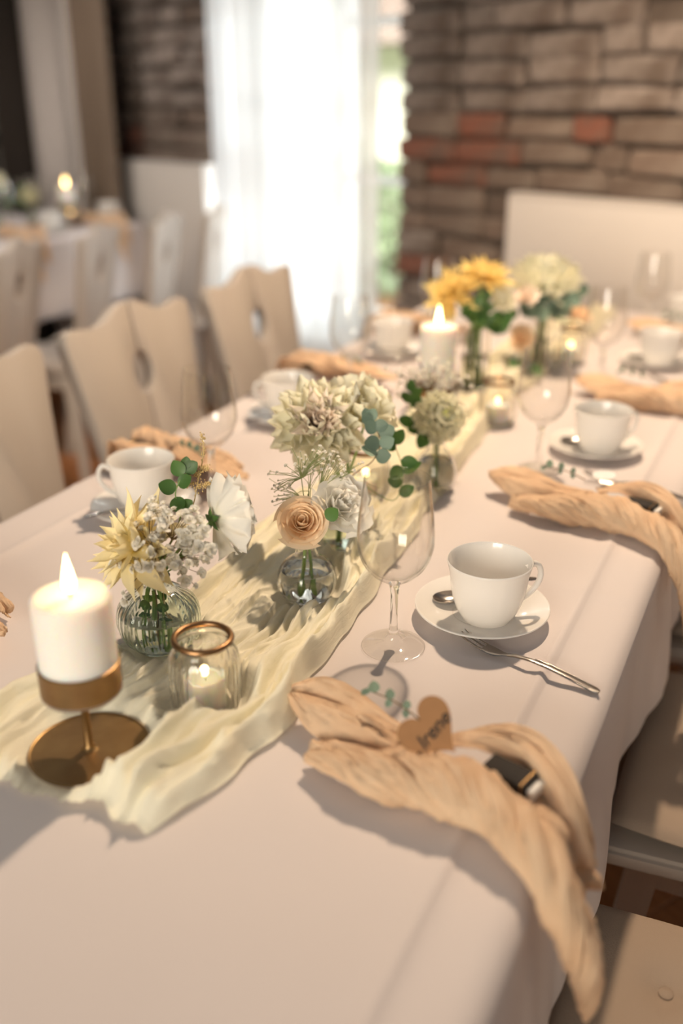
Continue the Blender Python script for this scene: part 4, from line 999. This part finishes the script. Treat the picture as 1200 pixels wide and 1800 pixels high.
def ribbon(A, B, folds, amp, seed, nu=70, nv=26, fray=.002):
    A = smoothprof([tuple(Vector(p)-NO) for p in A], 12); B = smoothprof([tuple(Vector(p)-NO) for p in B], 12); K = min(len(A), len(B)); V = []
    for i in range(K):
        a, b = Vector(A[i]), Vector(B[i]); v = i/(K-1)
        t = (Vector(A[min(i+1, K-1)])-Vector(A[max(i-1, 0)])).normalized(); nn = (b-a).cross(t)
        nn = nn.normalized() if nn.length > 1e-6 else Vector((0, 0, 1))
        if nn.z < 0: nn = -nn
        w = (b-a).length
        for j in range(nv):
            s = j/(nv-1); q = a.lerp(b, s)+nn*(amp*(.6*math.sin(s*PI*folds+seed+1.5*v)+1.2*nz(s*4+seed, v*3, seed)+.6*(1-2*abs(nz(s*9, v*4, seed))))*(.3+.7*math.sin(PI*min(1, max(0, s))))+w*.13*math.sin(PI*s)+.0018*nz(s*22, v*16, seed)+.0016*(1-2*abs(nz(s*16, v*7, seed+3))))
            q += t*fray*nz(s*14, seed)*v*4*(1 if i > K-8 else .2)
            if q.x < .10 and q.z < .0025: q.z = .0025
            V.append(q)
    me = mk('ribbon', V, grid_faces(K, nv), sharp=None); return me
def solid(o, th=.0012):
    m = o.modifiers.new('thickness', 'SOLIDIFY'); m.thickness = th; m.offset = 0; return o
def make_napkin(label):
    t = thing('napkin', label, 'napkin', NO, 0, 'knotted apricot gauze napkins')
    obj('twisted_body', tw_tube([(-.318, .600, .764), (-.290, .598, .770), (-.255, .597, .772), (-.215, .604, .773), (-.172, .602, .774), (-.135, .586, .773), (-.104, .562, .768), (-.080, .545, .744), (-.066, .548, .708), (-.060, .560, .672), (-.058, .572, .632), (-.058, .576, .610)],
        [.005, .011, .0175, .0225, .0225, .0205, .0165, .0145, .0130, .0110, .0075, .002], 96, 18, 15.0, .52, 3), M['napkin'], t)
    solid(obj('corner_flap', ribbon([(-.372, .668, .778), (-.345, .688, .784), (-.305, .680, .784), (-.262, .660, .780), (-.215, .640, .785)], [(-.366, .655, .774), (-.332, .632, .764), (-.295, .625, .762), (-.255, .612, .770), (-.215, .600, .780)], 2.6, .0060, 1), M['napkin'], t))
    solid(obj('corner_flap', ribbon([(-.312, .624, .765), (-.300, .622, .772), (-.275, .618, .776), (-.245, .615, .780), (-.21, .615, .785)], [(-.322, .606, .757), (-.303, .595, .758), (-.275, .588, .762), (-.245, .582, .770), (-.21, .585, .778)], 2.0, .0045, 5), M['napkin'], t))
    solid(obj('loop_fold', ribbon([(-.205, .655, .775), (-.182, .672, .790), (-.145, .676, .798), (-.108, .655, .790), (-.082, .632, .756), (-.077, .636, .705), (-.079, .640, .668)], [(-.205, .630, .790), (-.178, .640, .788), (-.148, .650, .776), (-.122, .628, .768), (-.103, .604, .762), (-.080, .588, .728), (-.074, .600, .690)], 3.0, .0055, 9), M['napkin'], t))
    solid(obj('inner_fold', ribbon([(-.165, .650, .758), (-.140, .648, .758), (-.115, .636, .757), (-.098, .622, .752)], [(-.165, .605, .770), (-.140, .600, .772), (-.115, .588, .770), (-.095, .578, .762)], 3, .004, 13), M['napkin'], t))
    return t
nap = make_napkin('knotted apricot gauze napkin with a heart-shaped name tag, tail hanging over the table edge')
def make_box():
    t = thing('wrapped_treat', 'small dark wrapped treat tucked into the heart-tagged napkin', 'treat', (-.148, .630, .777), math.radians(-14), 'dark wrapped treats in the napkins')
    obj('wrapper', bevel_box(-.022, .020, -.012, .012, -.006, .010, .002), M['darkbox'], t); obj('paper_end', bevel_box(.0202, .026, -.010, .010, -.004, .006, .001, 1), M['paper'], t)
    obj('gold_band', bevel_box(.015, .0165, -.0125, .0125, -.0065, .0105, .0005, 1), M['brass'], t); return t
trt = make_box()
def heart_mesh(s, th):
    pts = []
    for k in range(60):
        a = 2*PI*k/60; x = 16*math.sin(a)**3; y = 13*math.cos(a)-5*math.cos(2*a)-2*math.cos(3*a)-math.cos(4*a); pts.append((x*s/16, (y+2)*s/15))
    bm = bmesh.new(); a = [bm.verts.new((p[0], p[1], -th/2)) for p in pts]; fa = bm.faces.new(a); r_ = bmesh.ops.extrude_face_region(bm, geom=[fa])
    bmesh.ops.translate(bm, verts=[g for g in r_['geom'] if isinstance(g, bmesh.types.BMVert)], vec=(0, 0, th)); bmesh.ops.recalc_face_normals(bm, faces=bm.faces[:])
    me = bpy.data.meshes.new('heart'); bm.to_mesh(me); bm.free(); return me
def basis(x, y, z, loc):
    m = Matrix((x, y, z)).transposed().to_4x4(); m.translation = loc; return m
def make_tag():
    c = P(760, 1286, .806)
    nrm = (TOCAM*1.0+Vector((0, 0, .35))).normalized(); x0 = RIGHTV; y0 = nrm.cross(x0).normalized(); an = math.radians(48)
    xx = x0*math.cos(an)+y0*math.sin(an); yy = -x0*math.sin(an)+y0*math.cos(an)
    t = thing('name_tag', 'brown heart-shaped name tag reading Irene, leaning on the knotted napkin', 'tag', c, 0, 'heart name tags')
    m = basis(xx, yy, nrm, Vector((0, 0, 0)))
    hc = obj('heart_card', heart_mesh(.0255, .0016), M['kraft'], t, m)
    cu_ = bpy.data.curves.new('lettering', 'FONT'); cu_.body = 'Irene'; cu_.size = .0165; cu_.shear = .25; cu_.align_x = 'CENTER'; cu_.align_y = 'CENTER'; cu_.extrude = .0001; cu_.offset = .00028
    tmp = bpy.data.objects.new('tmp', cu_); COL.objects.link(tmp); dg = bpy.context.evaluated_depsgraph_get(); me = bpy.data.meshes.new_from_object(tmp.evaluated_get(dg)); bpy.data.objects.remove(tmp)
    me.materials.clear(); lo = obj('lettering', me, M['ink'], hc, Matrix.Translation((.001, 0, .00095))); lo['label'] = 'black handwritten name Irene'
    return t
make_tag()
leaf_tiny = petal(.010, .008, 'leaf', .3, .2, nu=9, nv=5); leaf_tiny.materials.append(M['eucalyptus'])
sb = Vector((-.228, .640, .802))
spr = sprig('eucalyptus_sprig', 'tiny eucalyptus twig tucked behind the heart name tag', [sb, sb+Vector((-.030, .012, .004)), sb+Vector((-.062, .024, .000))], leaf_tiny,
      [(.35, cv(.2, .9, .2), TOCAM, .9), (.4, cv(0, -.9, .2), TOCAM, .8), (.6, cv(-.1, 1, .2), TOCAM, 1.1), (.65, cv(-.5, -.8, .2), TOCAM, .8), (.85, cv(-.1, 1, .3), TOCAM, 1.3), (.95, cv(-.9, .1, .2), TOCAM, .7), (1, cv(-.8, -.5, .2), TOCAM, .7)])
blank = thing('name_tag', 'white oval name tag on the second knotted napkin', 'tag', (-.205, 1.272, .806), math.radians(20), 'white name tags')
obj('card', lathe([(0, -.0006), (.016, -.0006), (.016, .0006), (0, .0006)], 32), M['paper'], blank, Matrix.Rotation(.5, 4, 'X') @ Matrix.Diagonal((1, .55, 1, 1)))
NL = [((-.22, 1.235), 0, 'knotted apricot gauze napkin with a white tag, past the first saucer'), ((-.22, 1.80), .06, 'knotted apricot gauze napkin past the second saucer'), ((-.22, 2.36), .1, 'knotted apricot gauze napkin near the radiator end of the table'),
      ((-.83, .67), PI, 'knotted apricot napkin across from the brass candle holder'), ((-.825, 1.16), PI-.04, 'knotted apricot napkin in front of the chair with the oval hole'), ((-.83, 1.73), PI, 'knotted apricot napkin past the second chair-side cup'), ((-.83, 2.18), PI, 'knotted apricot napkin at the window end')]
for i, ((x, y), rz, l) in enumerate(NL):
    dup(nap, (x, y, ZT), rz, l)
    o = Matrix.Rotation(rz, 3, 'Z') @ Vector((-.148+.22, .630-.62, .027)); dup(trt, (x+o.x, y+o.y, ZT+o.z), rz+math.radians(-14), 'small dark treat in the '+l.replace('knotted apricot gauze ', '').replace('knotted apricot ', ''))
    o = Matrix.Rotation(rz, 3, 'Z') @ Vector((-.008, .02, .052)); dup(spr, (x+o.x, y+o.y, ZT+o.z), rz, 'tiny eucalyptus twig on the '+l.replace('knotted apricot gauze ', '').replace('knotted apricot ', ''))

# ------------------------------------------------------------------ chairs
def make_chair(label):
    t = thing('board_chair', label, 'chair', (0, 0, 0), 0, 'cream board-back chairs')
    hole = [(.002+.030*math.sin(PI*k/12), .305-.044*math.cos(PI*k/12)) for k in range(13)]
    half = [(.002, 0)]+hole+[(.002, .452), (.022, .451), (.045, .443), (.072, .429), (.100, .420), (.128, .419), (.155, .425), (.178, .428), (.196, .422), (.205, .408), (.203, .380), (.190, .30), (.165, .12), (.145, 0)]
    for s in (1, -1):
        pts = [(s*y, z) for y, z in half]; 
        if s < 0: pts = pts[::-1]
        obj('back_board', extrude_poly(pts, -.014, .014, bevel=.004), M['chair'], t, Matrix.Translation((-.185, 0, .452)) @ Matrix.Rotation(math.radians(-11), 4, 'Y'))
    bm = [(.205, -.21), (.205, .21), (-.20, .175), (-.20, -.175)]
    b = bmesh.new(); vs = [b.verts.new((x, y, .425)) for x, y in bm]; fa = b.faces.new(vs); r_ = bmesh.ops.extrude_face_region(b, geom=[fa]); bmesh.ops.translate(b, verts=[g for g in r_['geom'] if isinstance(g, bmesh.types.BMVert)], vec=(0, 0, .027)); bmesh.ops.recalc_face_normals(b, faces=b.faces[:]); bmesh.ops.bevel(b, geom=b.edges[:], offset=.006, segments=2, affect='EDGES')
    me = bpy.data.meshes.new('seat'); b.to_mesh(me); b.free(); obj('seat', me, M['chair'], t)
    for sx in (-1, 1):
        for sy in (-1, 1):
            V = []
            for z, cx, cy, h in ((.4248, .14, .14, .020), (.0, .185, .175, .014)):
                V += [(sx*cx+a*h, sy*cy+c*h, z) for a, c in ((-1, -1), (1, -1), (1, 1), (-1, 1))]
            obj('leg', mk('leg', V, [(0,1,2,3), (7,6,5,4), (0,4,5,1), (1,5,6,2), (2,6,7,3), (3,7,4,0)], smooth=False), M['chair'], t)
    for sy in (-1, 1): obj('rail', bevel_box(-.15, .15, sy*.145-.012, sy*.145+.012, .365, .4248, .003, 1), M['chair'], t)
    obj('rail', bevel_box(.135, .159, -.133, .133, .365, .4248, .003, 1), M['chair'], t)
    return t
ch = make_chair('cream board-back chair at the table, nearest the dahlia vase, its back cut off by the frame')
ch['label'] = 'cream board-back chair beside the nearest cup on the far side'
ch.location = (-.985, 1.125, 0)
for y, l in ((1.60, 'cream board-back chair with grey oval hole, between two cream chairs'), (2.09, 'cream board-back chair standing out against the glowing sheer curtain')): dup(ch, (-.985, y, 0), 0, l)
RC = [.655, 1.165, 1.665, 2.18]; RN = ['first', 'second', 'third', 'fourth']
for y, l in zip(RC, RN): dup(ch, (.085, y, 0), PI, 'cream chair with a buttoned beige seat pad, %s along the hanging cloth' % l, 'cream chairs on the camera side')
for i, y in enumerate((2.16, 2.54, 2.92, 3.27)): dup(ch, (-2.345, y, 0), PI+.30, ['cream chair at the far table, farthest from the curtain', 'cream chair at the far table, second from the bookcase end', 'cream chair at the far table, second from the curtain', 'cream chair at the far table, right beside the sheer curtain'][i], 'chairs at the far table', scale=(.90, .80, 1.0))
def make_cushion():
    t = thing('seat_pad', 'x', 'cushion', (0, 0, 0), 0, 'buttoned seat pads'); nu = 48; B = [(-.09, -.09), (-.09, .09), (.09, -.09), (.09, .09), (0, 0)]
    def prof(u, v): return max(0, (1-abs(u)**3.5)*(1-abs(v)**3.5))**.45
    V = []
    for side in (1, -1):
        for i in range(nu):
            for j in range(nu):
                u = 2*i/(nu-1)-1; v = 2*j/(nu-1)-1; x = .195*u*(1-.04*v*v); y = .195*v*(1-.04*u*u); h = .022*prof(u, v)
                if side > 0:
                    for bx, by in B: h -= .012*math.exp(-((x-bx)**2+(y-by)**2)/.00045)
                    h += .0012*nz(x*20, y*20, 1)
                V.append((x, y, .021+side*h if side > 0 else .021-min(h, .0205)))
    f = grid_faces(nu, nu); n2 = nu*nu; f += [tuple(reversed([q+n2 for q in k])) for k in grid_faces(nu, nu)]
    pd = obj('pad', mk('pad', V, f, sharp=None), M['cushion'], t)
    bl = lathe([(.0075, -.001), (.007, .002), (.004, .0032), (0, .0036)], 16)
    for bx, by in B: obj('button', bl, M['cushion'], pd, Matrix.Translation((bx, by, .031)))
    return t
cus = make_cushion(); cus.location = (.085, RC[0], .4525); cus['label'] = 'beige buttoned seat pad on the first chair along the hanging cloth'
for y, l in zip(RC[1:], RN[1:]): dup(cus, (.085, y, .4525), 0, 'beige buttoned seat pad on the %s chair along the hanging cloth' % l)

# ------------------------------------------------------------------ far table setting
FT = 'far table by the brown drape'
FP = ['beside the lit candles', 'nearest the radiator', 'nearest the bookcase', 'on the drape side']
def fx(px, py): 
    v = P(px, py, Z2); return v
def tob(root, p, rz, label, dz=0, **k):
    z = root.location.z-ZT+Z2; return dup(root, (p[0], p[1], z+dz), rz, label, **k)
h2 = (-2.77, 3.235)
tob(cs1[0], h2, 0, 'brass candle holder on the '+FT); tob(cs1[1], h2, 0, 'lit pillar candle on the '+FT)
j2 = (-2.85, 3.34); tob(jr[0], j2, 0, 'ribbed lantern jar on the '+FT); tob(jr[1], j2, 0, 'lit votive candle on the '+FT)
for i, (x, y) in enumerate(((-2.705, 2.86), (-2.705, 3.34), (-2.705, 2.40))):
    c = tob(nap, (x, y), .08*i-.08, 'knotted apricot napkin on the far table, '+['before the candles', 'nearest the radiator', 'nearest the bookcase'][i], group='napkins on the far table')
for i, (x, y) in enumerate(((-2.72, 3.06), (-2.74, 3.45), (-2.74, 2.60), (-3.2, 2.95))):
    tob(sc, (x, y), 0, 'white saucer on the far table, '+FP[i], group='saucers on the far table'); tob(cu, (x, y), 1.0*i, 'white coffee cup on the far table, '+FP[i], group='cups on the far table')
for i, (x, y) in enumerate(((-2.84, 2.96), (-2.84, 3.44), (-2.84, 2.5))): tob(gl, (x, y), 0, 'empty wine glass on the far table, '+['beside the bouquets', 'nearest the radiator', 'nearest the bookcase'][i], group='glasses on the far table')
_ = 0
BQ = [o for o in list(COL.objects) if o.parent is None]
def copy_bouquet(vase, off, what):
    v0 = vase.location.copy(); n = 0
    for o in BQ:
        if o.get('category') in ('flower', 'sprig', 'vase') and (Vector((o.location.x, o.location.y))-Vector((v0.x, v0.y))).length < .03 and o.location.z < .79:
            lab = {'flower': o.name.split('.')[0].replace('_', ' ')+' in the ', 'sprig': o.name.split('.')[0].replace('_', ' ')+' in the ', 'vase': 'glass vase of the '}[o['category']]+what
            d = o.location-v0; c = dup(o, (off[0]+d.x, off[1]+d.y, Z2+.0022+d.z), None, lab, group=lab)
copy_bouquet(VC, (-3.0, 3.05), 'blush bouquet on the '+FT)
copy_bouquet(VA, (-3.03, 2.84), 'yellow and white bouquet on the '+FT)
copy_bouquet(VD, (-2.95, 3.22), 'pompon bouquet on the '+FT)

# ------------------------------------------------------------------ pendants: one over the long table, one added to brighten the back left
beam = struct(obj('trim_1', bevel_box(-4.2, 1.2, 1.83, 1.95, 2.60, 2.74, .01, 1), principled('beam_timber', (.2, .12, .07), .7)))
def pendant(label, loc, ztop, power, lc=(1, .755, .52)):
    t = thing('pendant_lamp', label, 'lamp', loc, 0, 'pendant lamps on the beam')
    obj('cord', tube([(0, 0, .235), (0, 0, ztop-loc[2])], .003, 6), M['black'], t)
    obj('lamp_shade', lathe([(.130, 0), (.128, .04), (.110, .11), (.07, .18), (.028, .215), (.018, .235), (.016, .235), (.026, .213), (.068, .178), (.108, .108), (.126, .04), (.128, 0), (.130, 0)], 48), M['black'], t)
    obj('bulb', lathe(smoothprof([(0, .125), (.020, .132), (.028, .152), (.020, .175), (.013, .19), (.013, .21), (0, .21)], 4), 24), emit_mat('warm_bulb', (1, .78, .5), 8), t)
    point('lamp_light', (0, 0, .092), power, lc, .036, t)
pendant('black pendant lamp hanging over the long table', (-.42, 1.89, 2.22), 2.60, 122)
struct(obj('trim_2', bevel_box(-4.2, -1.6, 2.62, 2.74, 2.60, 2.74, .01, 1), bpy.data.materials['beam_timber']))
pendant('added pendant lamp, out of view, lighting the far table', (-2.85, 2.68, 2.22), 2.60, 42, (1, .90, .80))  # unseen lamp added to brighten the far table, brick and radiator
print('objects', len(bpy.data.objects))
